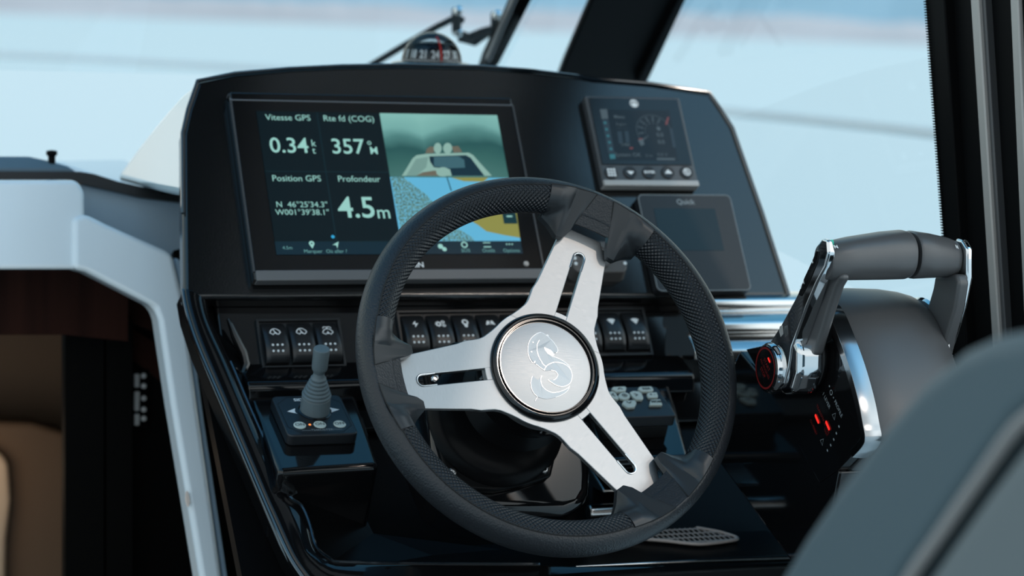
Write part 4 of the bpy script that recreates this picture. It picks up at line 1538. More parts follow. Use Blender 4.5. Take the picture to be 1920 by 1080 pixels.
def key(pts, glyph, shape):
    mb = MB()
    P = [KA(*p) for p in pts]
    mb.prism([KP.p(x, y, 0.0030) for x, y in P], -KP.n * 0.0031)
    k_ = mb.build('key', 'key_white', kp, bevel=0.0008, seg=3)
    mb = MB()
    gx_, gy_ = KA(*glyph)
    if shape in 'udlr':
        d = {'u': (0, 1), 'd': (0, -1), 'l': (-1, 0), 'r': (1, 0)}[shape]
        s_ = 0.0024
        mb.stroke(KP, [(gx_ - d[1] * s_ - d[0] * s_ * .6, gy_ - d[0] * s_ - d[1] * s_ * .6), (gx_ + d[0] * s_ * .6, gy_ + d[1] * s_ * .6), (gx_ + d[1] * s_ - d[0] * s_ * .6, gy_ + d[0] * s_ - d[1] * s_ * .6)], 0.0013, 0.0033)
    elif shape == 'o':
        mb.ring(KP, gx_, gy_, 0.0020, 0.0028, 0.0033, 20)
        mb.disc(KP, gx_, gy_, 0.0010, 0.0033, 10)
    else:
        mb.text(KP, shape, gx_, gy_, 0.0050, 0.0033, bold=.04)
    mb.build('glyph', 'seam', k_)
key([(245, 180), (262, 160), (385, 155), (398, 170), (388, 205), (300, 210)], (330, 182), 'u')
key([(352, 330), (370, 300), (480, 295), (500, 320), (480, 365), (410, 372)], (425, 322), 'd')
key([(195, 215), (250, 205), (290, 225), (320, 270), (312, 290), (250, 275)], (262, 245), 'l')
key([(430, 215), (465, 200), (520, 205), (555, 230), (568, 270), (555, 290), (500, 288), (462, 262)], (495, 245), 'r')
key(ell(375, 252, 60, 36, 20), (378, 250), 'o')
key([(513, 180), (530, 158), (650, 155), (672, 185), (660, 205), (555, 208)], (600, 182), 'N/A')
key([(602, 235), (622, 218), (705, 215), (718, 255), (705, 268), (622, 268)], (660, 242), '+ -')
key([(640, 292), (740, 285), (760, 335), (755, 345), (628, 346)], (697, 314), 'MOB')
mb = MB()
mb.stroke(KP, [KA(x, y) for x, y in ((790, 210), (740, 215), (735, 240), (760, 280), (800, 300), (860, 305))], 0.0006, 0.0003)
mb.build('print_line', 'seam', kp)
# ================================================================== ENGINE THROTTLE
def XP(x0):
    """upright plane facing port at X = x0 (u towards the viewer, v up)"""
    return Fr((x0, 1.9167, 1.1914), V((0, -1, 0)), V((0, 0, 1)))
thr = thing('throttle_lever', 'twin-lever chrome and grey engine throttle on a black binnacle', 'throttle', V((1.09, 1.93, 1.09)))
S0 = XP(1.030)
# black control face with chrome-trimmed barrel behind it
face = [(1398, 655), (1440, 646), (1500, 600), (1538, 578), (1552, 590), (1566, 625), (1590, 690), (1606, 750), (1617, 800), (1621, 825), (1598, 853), (1570, 882), (1536, 906)]
mb = MB()
mb.prism([S0.hit(x, y) for x, y in face], V((0.010, 0, 0)))
fc = mb.build('control_face', 'gloss_black', thr, bevel=0.0012, seg=2)
def yz(pts, x):
    return [V((x, y, z)) for y, z in pts]
arc = [S0.hit(x, y) for x, y in ((1536, 562), (1552, 585), (1570, 625), (1592, 685), (1609, 745), (1619, 795), (1622, 826), (1600, 853), (1572, 882))]
arc = [(p.y, p.z) for p in arc]
top = [(1.942, 1.246), (1.935, 1.256), (1.918, 1.2605), (1.895, 1.2565)]
prof = [(1.945, 1.190), (1.944, 1.225)] + top + arc[1:]
mb = MB()                                              # chrome trim: thin rib following the face's near edge
rib = [V((1.040, y, z)) for y, z in top[2:] + arc[1:8]]
rib = spline(rib, 5)
n = len(rib)
vs, fs = [], []
for i, p in enumerate(rib):
    d = (rib[min(i + 1, n - 1)] - rib[max(i - 1, 0)]).normalized()
    q = V((0, d.z, -d.y))
    if q.y > 0:
        q = -q
    wdt = 0.0062 * (1 - 0.25 * i / n)
    vs += [p + q * 0.0025 + V((-0.012, 0, 0)), p + q * 0.0035 + V((-0.004, 0, 0)), p + q * 0.0030 + V((0.004, 0, 0)), p - q * wdt + V((0.004, 0, 0)), p - q * wdt + V((-0.012, 0, 0))]
for i in range(n - 1):
    fs += [(i * 5 + k, i * 5 + (k + 1) % 5, (i + 1) * 5 + (k + 1) % 5, (i + 1) * 5 + k) for k in range(5)]
fs += [(0, 1, 2, 3, 4), tuple(range(5 * n - 1, 5 * n - 6, -1))]
mb.add(vs, fs)
mb.build('chrome_trim', 'trim_chrome', thr, bevel=0.0008)
# barrel, slightly crowned towards its right end
mb = MB()
xs_ = [1.043, 1.046, 1.075, 1.105, 1.125, 1.138, 1.143]
cy_, cz_ = 1.93, 1.15
bp = spline([V((0, y, z)) for y, z in prof], 4)
vs, fs = [], []
m = len(bp)
for i, x in enumerate(xs_):
    k = (1.0, 1.012, 1.02, 1.01, 0.985, 0.955, 0.92)[i]
    vs += [V((x, cy_ + (p.y - cy_) * k, cz_ + (p.z - cz_) * k)) for p in bp]
for i in range(len(xs_) - 1):
    fs += [(i * m + q, i * m + (q + 1) % m, (i + 1) * m + (q + 1) % m, (i + 1) * m + q) for q in range(m)]
fs += [tuple(range(m)), tuple(range(m * len(xs_) - 1, m * (len(xs_) - 1) - 1, -1))]
mb.add(vs, fs)
mb.build('barrel', 'throttle_grey', thr, smooth=True, angle=50)
# plinth that carries the whole unit down to the console
mb = MB()
base = [S0.hit(1398, 657), S0.hit(1536, 906), S0.hit(1572, 884)]
pl_pts = [V((1.031, base[0].y + 0.015, base[0].z - 0.002)), V((1.031, base[2].y, base[2].z)), V((1.031, base[2].y + 0.03, base[2].z - 0.12)), V((1.031, base[0].y + 0.09, base[0].z - 0.10))]
mb.prism(pl_pts, V((0.125, 0, 0)))
mb.build('plinth', 'gloss_black', thr, bevel=0.003)
mb = MB()                                              # right end cap
mb.lathe([(0.001, 0), (0.050, 0), (0.052, 0.003), (0.046, 0.008), (0.001, 0.008)], V((1.142, 1.905, 1.203)), (1, 0, 0), 40)
mb.build('end_ring', 'chrome', thr, smooth=True)

# left lever: polished outer shell, black key strip, start button, grey inner arm, grip
LX = XP(0.998)
lever = [(1427, 668), (1442, 642), (1463, 610), (1490, 560), (1514, 512), (1530, 478), (1533, 458), (1541, 447), (1551, 450), (1553, 474), (1547, 500), (1530, 532), (1512, 574), (1496, 618), (1484, 650), (1478, 690), (1470, 722), (1452, 735), (1434, 725), (1424, 700)]
mb = MB()
A_ = [LX.hit(x, y) for x, y in lever]
B_ = [p + V((0.0055 + 0.0100 * max(0.0, min(1.0, (y - 452) / 110)), 0, 0)) for p, (x, y) in zip(A_, lever)]
n = len(A_)
mb.add(A_ + B_, [tuple(range(n)), tuple(range(2 * n - 1, n - 1, -1))] + [(i, i + n, (i + 1) % n + n, (i + 1) % n) for i in range(n)])
ls = mb.build('left_lever', 'chrome', thr, bevel=0.0024, seg=4)
mb = MB()                                              # foot: tapering chrome sleeve down to the pivot
foot = [(1478, 650), (1496, 618), (1500, 600), (1484, 735), (1462, 735)]
A_ = [XP(0.9995).hit(x, y) for x, y in ((1463, 650), (1486, 628), (1497, 655), (1496, 700), (1484, 738), (1462, 742), (1452, 715))]
mb.prism(A_, V((0.0245, -0.004, 0.0)))
mb.build('lever_foot', 'chrome', ls, bevel=0.0065, seg=5)
mb = MB()                                              # black key strip up the outer side
strip = [(1536, 470), (1532, 492), (1516, 530), (1502, 556), (1496, 552), (1508, 520), (1522, 490), (1530, 470)]
mb.prism([XP(0.9972).hit(x, y) for x, y in strip], V((0.003, 0, 0)))
st = mb.build('key_strip', 'gloss_black', ls, bevel=0.0006)
SL = XP(0.9968)
mb = MB()
for x, y, ch in ((1524, 492, '+'), (1517, 503, '-'), (1507, 529, 'A'), (1502, 539, 'V')):
    mb.text(SL, ch, *SL.at(x, y), 0.0045, 0.0003, bold=.03)
mb.build('key_print', 'white_print', st)
mb = MB()
mb.poly(SL, [SL.at(x, y) for x, y in ((1464, 612), (1470, 610), (1471, 626), (1466, 632), (1463, 622))], 0.0012)
mb.build('shield_badge', 'alu', ls)
# round start / stop button
bq = LX.hit(1446, 690)
mb = MB()
mb.lathe([(0.0001, 0.0), (0.0215, 0.0), (0.0228, 0.002), (0.0232, 0.006), (0.0225, 0.022), (0.0001, 0.022)], bq + V((-0.0045, 0, 0)), (1, 0, 0), 56)
bt = mb.build('button_ring', 'chrome', ls, smooth=True, angle=30)
mb = MB()
mb.lathe([(0.0001, 0.0), (0.0198, 0.0), (0.0205, 0.001), (0.0205, 0.003), (0.0001, 0.003)], bq + V((-0.0058, 0, 0)), (1, 0, 0), 56)
sb = mb.build('start_button', 'gloss_black', ls, smooth=True, angle=30)
c36, s36 = math.cos(RAD(40)), math.sin(RAD(40))
BT = Fr(bq + V((-0.0060, 0, 0)), V((0, -c36, -s36)), V((0, -s36, c36)))
mb = MB()
mb.ring(BT, 0, 0, 0.0172, 0.0190, 0.0001, 48)
mb.text(BT, 'START', 0.000, 0.0045, 0.0050, 0.0002, bold=.01)
mb.text(BT, 'ALL ENGINES', 0.000, -0.0008, 0.0040, 0.0002)
mb.text(BT, 'STOP', 0.000, -0.0060, 0.0050, 0.0002, bold=.01)
mb.build('button_print', 'red_print', sb)
mb = MB()
mb.poly(BT, rrect(-0.003, 0.0098, 0.003, 0.0120, 0.001, 3), 0.0003)
mb.build('button_light', 'red_led', sb)
mb = MB()
ia = [(1556, 470), (1560, 520), (1548, 560), (1530, 610), (1520, 650), (1528, 690), (1506, 640), (1506, 600), (1530, 540), (1540, 480)]
mb.prism([XP(1.0125).hit(x, y) for x, y in ((1552, 478), (1578, 520), (1566, 540), (1552, 582), (1534, 640), (1527, 668), (1510, 658), (1510, 620), (1528, 570), (1544, 522))], V((0.010, 0, 0)))
mb.build('inner_arm', 'throttle_grey', ls, bevel=0.004, seg=3)
hub = XP(1.0).hit(1447, 690)
mb = MB()
mb.lathe([(0.0001, 0.0), (0.028, 0.0), (0.031, 0.004), (0.031, 0.0065), (0.0001, 0.0065)], V((1.0245, hub.y - 0.012, hub.z + 0.012)), (1, 0, 0), 48)
mb.build('pivot_disc', 'throttle_grey', ls, smooth=True)
# grips
gc = V((1.004, 1.838, 1.2965))
def grip(name, x0, x1, rr, parent, dz=0.0, dy=0.0):
    mb = MB()
    seg = 36
    vs, fs = [], []
    m = len(rr)
    for i, (f, rad, up) in enumerate(rr):
        x = x0 + (x1 - x0) * f
        for k in range(seg):
            t = 2 * math.pi * k / seg
            cy2, cz2 = math.cos(t), math.sin(t)
            e_ = 0.85
            yy = abs(cy2) ** e_ * (1 if cy2 > 0 else -1)
            zz = abs(cz2) ** e_ * (1 if cz2 > 0 else -1)
            vs.append(V((x, gc.y + dy + (x - gc.x) * 0.20 + yy * rad * 1.15, gc.z + dz + up + zz * rad)))
    for i in range(m - 1):
        fs += [(i * seg + k, i * seg + (k + 1) % seg, (i + 1) * seg + (k + 1) % seg, (i + 1) * seg + k) for k in range(seg)]
    fs += [tuple(range(seg)), tuple(range(m * seg - 1, (m - 1) * seg - 1, -1))]
    mb.add(vs, fs)
    return mb.build(name, 'throttle_grey', parent, smooth=True, angle=50)
gl = grip('left_grip', 1.0042, 1.0945, [(0, 0.0150, 0.0), (0.02, 0.0162, 0.0), (0.3, 0.0188, 0.0015), (0.7, 0.0210, 0.003), (0.95, 0.0217, 0.0035), (1.0, 0.0206, 0.0035)], ls)
mb = MB()
mb.lathe([(0.0001, 0), (0.013, 0), (0.013, 0.010), (0.0001, 0.010)], V((1.0935, gc.y + 0.018, gc.z + 0.003)), (1, 0, 0), 24)
mb.build('grip_gap', 'seam', ls)
# position lights and N marks printed on the grips
GN = V((-0.25, -0.62, 0.74)).normalized()
def on_grip(px, py, ob):
    lc = wloc(ob)
    bv = BVHTree.FromPolygons([v.co + lc for v in ob.data.vertices], [tuple(p.vertices) for p in ob.data.polygons])
    q, nrm, i, d = bv.ray_cast(CAM, ray(px, py).normalized())
    if q is None:
        return Fr(CAM + ray(px, py) * 2.1, X1, V((0, 0.7, 0.7)))
    if nrm.dot(CAM - q) < 0:
        nrm = -nrm
    v = nrm.cross(X1).normalized()
    u = v.cross(nrm).normalized()
    return Fr(q, u, v)
GF = on_grip(1567, 464, gl)
mb = MB()
mb.text(GF, 'N', 0, 0, 0.0048, 0.0008, bold=.05)
mb.build('neutral_mark', 'white_print', gl)
GF2 = on_grip(1555, 468, gl)
mb = MB()
mb.prism([GF2.p(x, y, 0.0012) for x, y in rrect(-0.0020, -0.0085, 0.0022, 0.0065, 0.0018)], -GF2.n * 0.004)
mb.build('position_light', 'green_led', gl)

# right lever
mb = MB()
inner = [(1752, 516), (1792, 514), (1797, 530), (1790, 575), (1774, 632), (1764, 676), (1738, 668), (1722, 632), (1724, 606), (1736, 582), (1748, 540)]
mb.prism([XP(1.140).hit(x, y) for x, y in inner], V((0.012, 0, 0)))
rs = mb.build('right_lever', 'throttle_grey', thr, bevel=0.0035, seg=3)
mb = MB()
shell = [(1790, 446), (1803, 450), (1812, 466), (1812, 520), (1800, 580), (1782, 640), (1766, 684), (1755, 640), (1770, 580), (1785, 530), (1790, 480)]
mb.prism([XP(1.1505).hit(x, y) for x, y in shell], V((0.0075, 0, 0)))
mb.build('outer_shell', 'chrome', rs, bevel=0.003, seg=3)
gr = grip('right_grip', 1.0995, 1.1510, [(0, 0.0200, 0.003), (0.05, 0.0212, 0.003), (0.4, 0.0200, 0.0018), (0.8, 0.0178, 0.0), (0.96, 0.0162, -0.001), (1.0, 0.0145, -0.001)], rs)
mb = MB()
GF3 = on_grip(1793, 464, gr)
mb.text(GF3, 'N', 0, 0, 0.0048, 0.0008, bold=.05)
mb.build('neutral_mark', 'white_print', gr)
# keys, lights and lettering on the black control face
FT = XP(1.0297)
def FA(x, y):
    return FT.at(1380 + x / 3.857, 620 + y / 3.857)
def face_fr(x, y):
    a_, b_ = FA(x, y)
    return Fr(FT.p(a_, b_), V((0, -c36, -s36)), V((0, -s36, c36)))
mb = MB()
for t, x, y, s_ in (('TRANSFER', 612, 598, .0042), ('CLUTCH', 560, 690, .0038), ('ONLY', 572, 722, .0038), ('ACTIVE', 657, 707, .0038), ('TRIM', 650, 733, .0038)):
    mb.text(face_fr(x, y), t, 0, 0, s_, 0.0003)
mb.build('red_lettering', 'red_print', fc)
mb = MB()
for x, y in ((588, 638), (665, 686)):
    mb.poly(face_fr(x, y), rrect(-0.0052, -0.0016, 0.0052, 0.0016, 0.0014, 4), 0.0004)
mb.build('status_light', 'red_led', fc)
mb = MB()
mb.text(face_fr(655, 505), '1 LEVER', 0, 0, .0052, 0.0003)
mb.text(face_fr(742, 565), 'PROFILE', 0, 0, .0052, 0.0003)
for x, y in ((712, 615), (625, 800)):
    f_ = face_fr(x, y)
    mb.stroke(f_, [(-0.0030, -0.0022), (0.0030, -0.0022), (0, 0.0034)], 0.0006, 0.0003, True)
f_ = face_fr(690, 447)
mb.ring(f_, 0, 0, 0.0018, 0.0025, 0.0003, 16)
mb.disc(f_, -0.006, 0.0015, 0.0010, 0.0003, 8)
mb.disc(f_, 0.006, 0, 0.0008, 0.0003, 8)
for x, y in ((747, 693), (728, 742), (709, 787), (687, 828), (663, 866)):
    f_ = face_fr(x, y)
    mb.rect(f_, -0.0012, -0.0009, 0.0012, 0.0009, 0.0003)
mb.build('white_lettering', 'print_dim', fc)
# ================================================================== COMPASS
CPO = D1.hit(808, 124)
cc = V((CPO.x + 0.045, CPO.y + 0.105, CPO.z + 0.004))
d_ = ray(809, 122)
k = (cc - CAM).length
cc = CAM + d_.normalized() * k
comp = thing('compass', 'domed marine compass with a red lubber line on top of the dash', 'compass', cc + V((0, 0, -0.012)))
RC = 0.0335
ax = V((0, 0, 1))
mb = MB()
mb.lathe([(0.001, -0.012), (0.050, -0.012), (0.050, -0.004), (0.044, 0.002), (0.036, 0.004), (0.001, 0.004)], cc, ax, 48)
mb.build('base', 'gloss_black', comp, smooth=True)
mb = MB()
mb.lathe([(RC * math.cos(RAD(t)), RC * math.sin(RAD(t)) + 0.003) for t in range(0, 90, 6)] + [(0.0003, RC + 0.003)], cc, ax, 48, cap=False)
mb.build('dome', 'dome_glass', comp, smooth=True)
mb = MB()
mb.lathe([(0.0308, 0.0035), (0.0290, 0.007), (0.0265, 0.0165), (0.020, 0.0225), (0.010, 0.026), (0.0001, 0.0268)], cc, ax, 48)
card = mb.build('card', 'bezel', comp, smooth=True)
mb = MB()
toc = V((CAM.x - cc.x, CAM.y - cc.y, 0)).normalized()
a0 = math.atan2(toc.y, toc.x)
for k_, tx in ((-3, '15'), (-2, '18'), (-1, '21'), (0, '24'), (1, '27'), (2, '30'), (3, '33')):
    t = a0 + RAD(26 * k_ + 8)
    nn = V((math.cos(t) * 0.97, math.sin(t) * 0.97, 0.22)).normalized()
    uu = V((-math.sin(t), math.cos(t), 0))
    f_ = Fr(cc + V((math.cos(t) * 0.0285, math.sin(t) * 0.0285, 0.0115)), uu, nn.cross(uu))
    mb.text(f_, tx, 0, 0, 0.0125, 0.0005, bold=.04, sx=.72)
for i in range(48):
    t = a0 + RAD(-90 + 180 * i / 47)
    f_ = Fr(cc + V((math.cos(t) * 0.0302, math.sin(t) * 0.0302, 0.005)), V((-math.sin(t), math.cos(t), 0)), V((0, 0, 1)))
    mb.rect(f_, -0.0004, -0.0012, 0.0004, 0.0014, 0.0006)
mb.build('card_numerals', 'card_print', card)
mb = MB()
t = a0 + RAD(20)
mb.tube([cc + V((math.cos(t) * 0.0318 * math.cos(RAD(e_)), math.sin(t) * 0.0318 * math.cos(RAD(e_)), 0.0315 * math.sin(RAD(e_)) + 0.003)) for e_ in range(4, 66, 6)], 0.0011, 8)
mb.build('lubber_line', 'compass_red', comp, smooth=True)

# ================================================================== WINDSCREEN, WIPER, PILLARS
# windscreen plane raked back, a forearm's length beyond the dash top
WSY, WSZ = 2.86, 1.425
rake = V((0, -0.79, 0.61))
WS = Fr((1.0, WSY, WSZ), X1, rake)
def slab(name, fr, pxs, d, material, kind='structure', bevel=0.0, parent=None):
    mb = MB()
    mb.prism([fr.hit(x, y) for x, y in pxs], fr.n * -d)
    o = mb.build(name, material, parent, bevel=bevel)
    if parent is None:
        o['kind'] = kind
    return o
# pillar of the windscreen's starboard corner
slab('trim_1', WS, [(1042, 160), (1058, 118), (1112, -8), (1237, -300), (1421, -300), (1282, -8), (1222, 118), (1205, 160)], 0.012, 'frame_black', bevel=0.004)
slab('trim_2', WS.moved(0, 0, 0.012), [(1192, 160), (1275, -8), (1419, -300), (1426, -300), (1290, -8), (1212, 160)], 0.02, 'frame_black', bevel=0.004)
# slim mullion with its rubber and highlight rib
slab('trim_3', WS, [(898, 132), (910, 118), (965, -12), (1087, -300), (1150, -300), (1004, -12), (938, 118), (928, 132)], 0.012, 'frame_black', bevel=0.003)
slab('trim_4', WS.moved(0, 0, 0.010), [(912, 118), (968, -10), (1096, -300), (1104, -300), (976, -10), (920, 118)], 0.01, 'bezel_edge', bevel=0.002)
mb = MB()
mb.rect(WS, WS.at(-40, 100)[0], -0.02, WS.at(1010, 0)[0], 0.55, 0)
o = mb.build('window_1', 'glass'); o['kind'] = 'structure'
mb = MB()
mb.poly(WS, [WS.at(*p) for p in ((925, 132), (1000, -30), (1112, -30), (1045, 150))], -0.002)
o = mb.build('window_2', 'glass'); o['kind'] = 'structure'

# pantograph wiper outside the glass
WP = WS.moved(0, 0, -0.055)
wip = thing('windscreen_wiper', 'twin-arm black wiper outside the windscreen just behind the compass', 'wiper', WP.hit(930, 118))
def wpt(x, y, h=0.0):
    return WP.hit(x, y, h)
mb = MB()
mb.tube([wpt(690, 126), wpt(760, 84), wpt(820, 50), wpt(852, 34), wpt(868, 38)], 0.0042, 10)
mb.tube([wpt(868, 66), wpt(880, 70), wpt(905, 60), wpt(935, 52)], 0.0055, 10)
mb.build('arm', 'frame_black', wip, smooth=True)
mb = MB()
mb.tube([wpt(905, 130), wpt(912, 105), wpt(924, 80), wpt(932, 56)], 0.0068, 10)
mb.tube([wpt(862, 72), wpt(890, 80), wpt(915, 62)], 0.0048, 10)
mb.build('drive_arm', 'frame_black', wip, smooth=True)
for x, y0_, y1_ in ((856, 20, 60), (929, 28, 62)):
    mb = MB()
    a_, b_ = wpt(x, y1_), wpt(x, y0_)
    mb.tube([a_, a_.lerp(b_, .6), b_], 0.0062, 12)
    pv = mb.build('pivot', 'frame_black', wip, smooth=True)
    for f in (0.0, 1.0):
        mb = MB()
        c_ = a_.lerp(b_, f)
        mb.lathe([(0.0058, -0.003), (0.0058, 0.002), (0.0040, 0.0050), (0.0001, 0.006)], c_ + V((0, -0.006, 0)), V((0, -0.7, 0.7)), 14)
        mb.build('pivot_nut', 'chrome', pv, smooth=True)

# starboard side: window frame posts leaning inwards
TH = V((-0.075, 0.05, 1)).normalized()
SW = Fr((1.235, 2.0, 1.30), V((0, -1, 0)), TH)
def post(name, x0, x1, x2, x3, d, h, material, bevel=0.002):
    """x0..x1 at the top of the photo, x2..x3 at y = 620"""
    def ex(xa, xb, y):
        return xa + (xb - xa) * y / 620
    f = SW.moved(0, 0, h)
    ys_ = (-60, 700)
    P = [f.hit(ex(x0, x2, ys_[0]), ys_[0]), f.hit(ex(x1, x3, ys_[0]), ys_[0]), f.hit(ex(x1, x3, ys_[1]), ys_[1]), f.hit(ex(x0, x2, ys_[1]), ys_[1])]
    # carry the post on to roof and sill
    dn = (P[3] - P[0])
    P = [P[0] - dn * 1.1, P[1] - (P[2] - P[1]) * 1.1, P[2] + (P[2] - P[1]) * 0.55, P[3] + dn * 0.55]
    mb = MB()
    mb.prism(P, -f.n * d)
    o = mb.build(name, material, None, bevel=bevel)
    o['kind'] = 'structure'
    return o
post('trim_5', 1745, 1782, 1776, 1806, 0.03, 0.0, 'frame_black')
post('trim_6', 1778, 1834, 1802, 1858, 0.04, -0.010, 'frame_black')
post('trim_7', 1831, 1846, 1854, 1868, 0.006, 0.0, 'alu')
post('trim_8', 1846, 1858, 1868, 1880, 0.03, -0.004, 'bezel_edge')
post('trim_9', 1856, 1908, 1878, 1920, 0.04, -0.012, 'frame_black')
post('trim_10', 1906, 1921, 1916, 1931, 0.006, 0.0, 'alu')
post('trim_11', 1919, 2010, 1929, 2020, 0.04, -0.01, 'frame_black')
# rubber seal with fine teeth along the pane's edge
mb = MB()
f = SW.moved(0, 0, 0.002)
for i in range(140):
    y = -40 + 5.1 * i
    x = 1745 + 31 * y / 620
    a_, b_ = f.at(x, y)
    mb.block(f, a_ - 0.0007, b_ - 0.0006, a_ + 0.003, b_ + 0.0006, -0.002, 0.001)
o = mb.build('trim_12', 'frame_black'); o['kind'] = 'structure'
# side pane between the pillar and the posts
mb = MB()
mb.poly(SW, [SW.at(1776, 640), SW.at(1743, -60), SW.at(1240, -160), SW.at(1180, 400)], -0.012)
o = mb.build('window_3', 'glass'); o['kind'] = 'structure'
# sill under the pane
mb = MB()
mb.block(SW, -0.9, -0.42, 0.5, -0.17, -0.03, 0.0)
o = mb.build('wall_right', 'frame_black'); o['kind'] = 'structure'

# ================================================================== HARDTOP ROOF (unseen, outline cut to shape sun and reflections)
mb = MB()
mb.prism([V((0.62, 1.50, 2.11)), V((0.95, 1.50, 2.11)), V((0.95, 0.6, 2.11)), V((1.205, 0.6, 2.11)), V((1.205, 1.55, 2.11)), V((1.352, 1.55, 2.11)), V((1.37, 2.45, 2.11)), V((0.62, 2.45, 2.11))], V((0, 0, 0.05)))  # aft strip and step added to shade the joystick and left spoke
o = mb.build('ceiling', 'roof', None, bevel=0.01); o['kind'] = 'structure'
mb = MB()
mb.prism([V((0.86, 1.60, 2.098)), V((1.36, 1.60, 2.098)), V((1.235, 2.12, 2.098)), V((1.21, 2.22, 2.098)), V((0.86, 2.22, 2.098))], V((0, 0, 0.012)))  # unseen panel shaped for its brown reflection in the dash
o = mb.build('ceiling_panel', 'liner', None, bevel=0.003); o['kind'] = 'structure'

# ================================================================== PORT SIDE: COMPANIONWAY
BK = Fr((0.55, 2.50, 1.25), X1, tilt(28))
cw = thing('companionway_frame', 'white moulded companionway frame with a chamfered corner at the left', 'door frame', BK.hit(395, 1250))
mb = MB()
mb.prism([BK.hit(x, y) for x, y in ((-900, 338), (146, 338), (160, 360), (160, 408), (150, 430), (150, 470), (170, 507), (140, 506), (-900, 507))], V((0, 0.05, -0.003)))
mb.build('header', 'gelcoat', cw, bevel=0.006, seg=3)
mb = MB()
P0 = [(136, 408), (160, 400), (200, 420), (310, 468), (326, 478), (345, 560), (372, 760), (404, 980), (425, 1130), (452, 1300), (627, 2400), (543, 2400), (404, 1300), (380, 1110), (352, 940), (322, 760), (298, 600), (290, 578), (278, 570), (200, 530), (160, 510), (136, 505)]
mb.prism([BK.hit(x, y, 0.006) for x, y in P0], V((0, 0.04, -0.005)))
mb.build('jamb', 'gelcoat', cw, bevel=0.007, seg=4)
mb = MB()
mb.prism([BK.hit(x, y, -0.004) for x, y in ((326, 480), (340, 486), (352, 560), (384, 790), (416, 1000), (446, 1200), (434, 1200), (404, 1000), (372, 790), (340, 560))], -BK.n * 0.03)
mb.build('jamb_return', 'shade_panel', cw, bevel=0.004, seg=2)
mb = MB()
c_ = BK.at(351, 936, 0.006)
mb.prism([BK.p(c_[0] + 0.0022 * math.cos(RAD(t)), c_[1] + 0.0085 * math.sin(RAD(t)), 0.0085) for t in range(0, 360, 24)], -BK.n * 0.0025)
mb.build('catch', 'catch_pale', cw, bevel=0.0006)  # pale warm oval painted as a sun glint on the jamb
# dark gap beyond the jamb
GP = Fr((0.55, 2.56, 1.25), X1, tilt(28))
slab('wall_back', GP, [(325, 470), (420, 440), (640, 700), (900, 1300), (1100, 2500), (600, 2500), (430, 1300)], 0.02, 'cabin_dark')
# grey side panel, seal and foredeck above the frame
PB = Fr((0.5, 2.60, 1.28), X1, tilt(10))
slab('wall_front', PB, [(150, 338), (180, 346), (260, 362), (360, 380), (360, 620), (150, 480)], 0.02, 'shade_panel')
mb = MB()
f = PB.moved(0, 0, 0.012)
top = [(-900, 319), (60, 322), (150, 322), (176, 326), (220, 340), (265, 350), (345, 362)]
bot = [(-900, 338), (60, 340), (140, 340), (170, 348), (215, 358), (265, 370), (345, 380)]
n = len(top)
vs = [f.hit(x, y) for x, y in top] + [f.hit(x, y) for x, y in bot]
vs += [v - f.n * 0.02 for v in vs]
fs = [(i, i + 1, n + i + 1, n + i) for i in range(n - 1)] + [(2 * n + i, 2 * n + n + i, 2 * n + n + i + 1, 2 * n + i + 1) for i in range(n - 1)]
fs += [(i, 2 * n + i, 2 * n + i + 1, i + 1) for i in range(n - 1)] + [(n + i, n + i + 1, 3 * n + i + 1, 3 * n + i) for i in range(n - 1)] + [(0, n, 3 * n, 2 * n), (n - 1, 3 * n - 1, 4 * n - 1, 2 * n - 1)]
mb.add(vs, fs)
o = mb.build('trim_13', 'gasket'); o['kind'] = 'structure'
# sliding hatch top: low blue-grey rounded slab
DK = Fr((0.35, 2.68, 1.325), X1, V((0, 1, 0)))
mb = MB()
hp = [(-900, 318), (150, 322), (128, 308), (92, 298), (55, 290), (-900, 284)]
HA = Fr((0.35, 2.64, 1.325), X1, tilt(40))
mb.prism([HA.hit(x, y) for x, y in hp], -HA.n * 0.03)
o = mb.build('sliding_hatch', 'deck_blue', None, bevel=0.006, seg=3)
tag(o, 'blue-grey sliding hatch top above the white companionway header', 'hatch')
mb = MB()
q = HA.hit(97, 300)
mb.lathe([(0.004, -0.004), (0.004, 0.004), (0.0062, 0.006), (0.0058, 0.010), (0.0001, 0.011)], q, V((0, 0.1, 1)), 14)
o = mb.build('hatch_knob', 'frame_black', None, smooth=True)
tag(o, 'small black knob standing on the edge of the sliding hatch', 'knob')
# white foredeck, seen edge on
FD = Fr((0.45, 2.95, 1.30), X1, tilt(80))
mb = MB()
pp = [(92, 300), (130, 299), (236, 297), (300, 330), (345, 362), (260, 352), (180, 330)]
mb.prism([FD.hit(x, y) for x, y in pp], -FD.n * 0.03)
o = mb.build('foredeck', 'gelcoat', None, bevel=0.006, seg=3); o['kind'] = 'structure'
FX = Fr((0.45, 3.6, 1.25), X1, tilt(80))

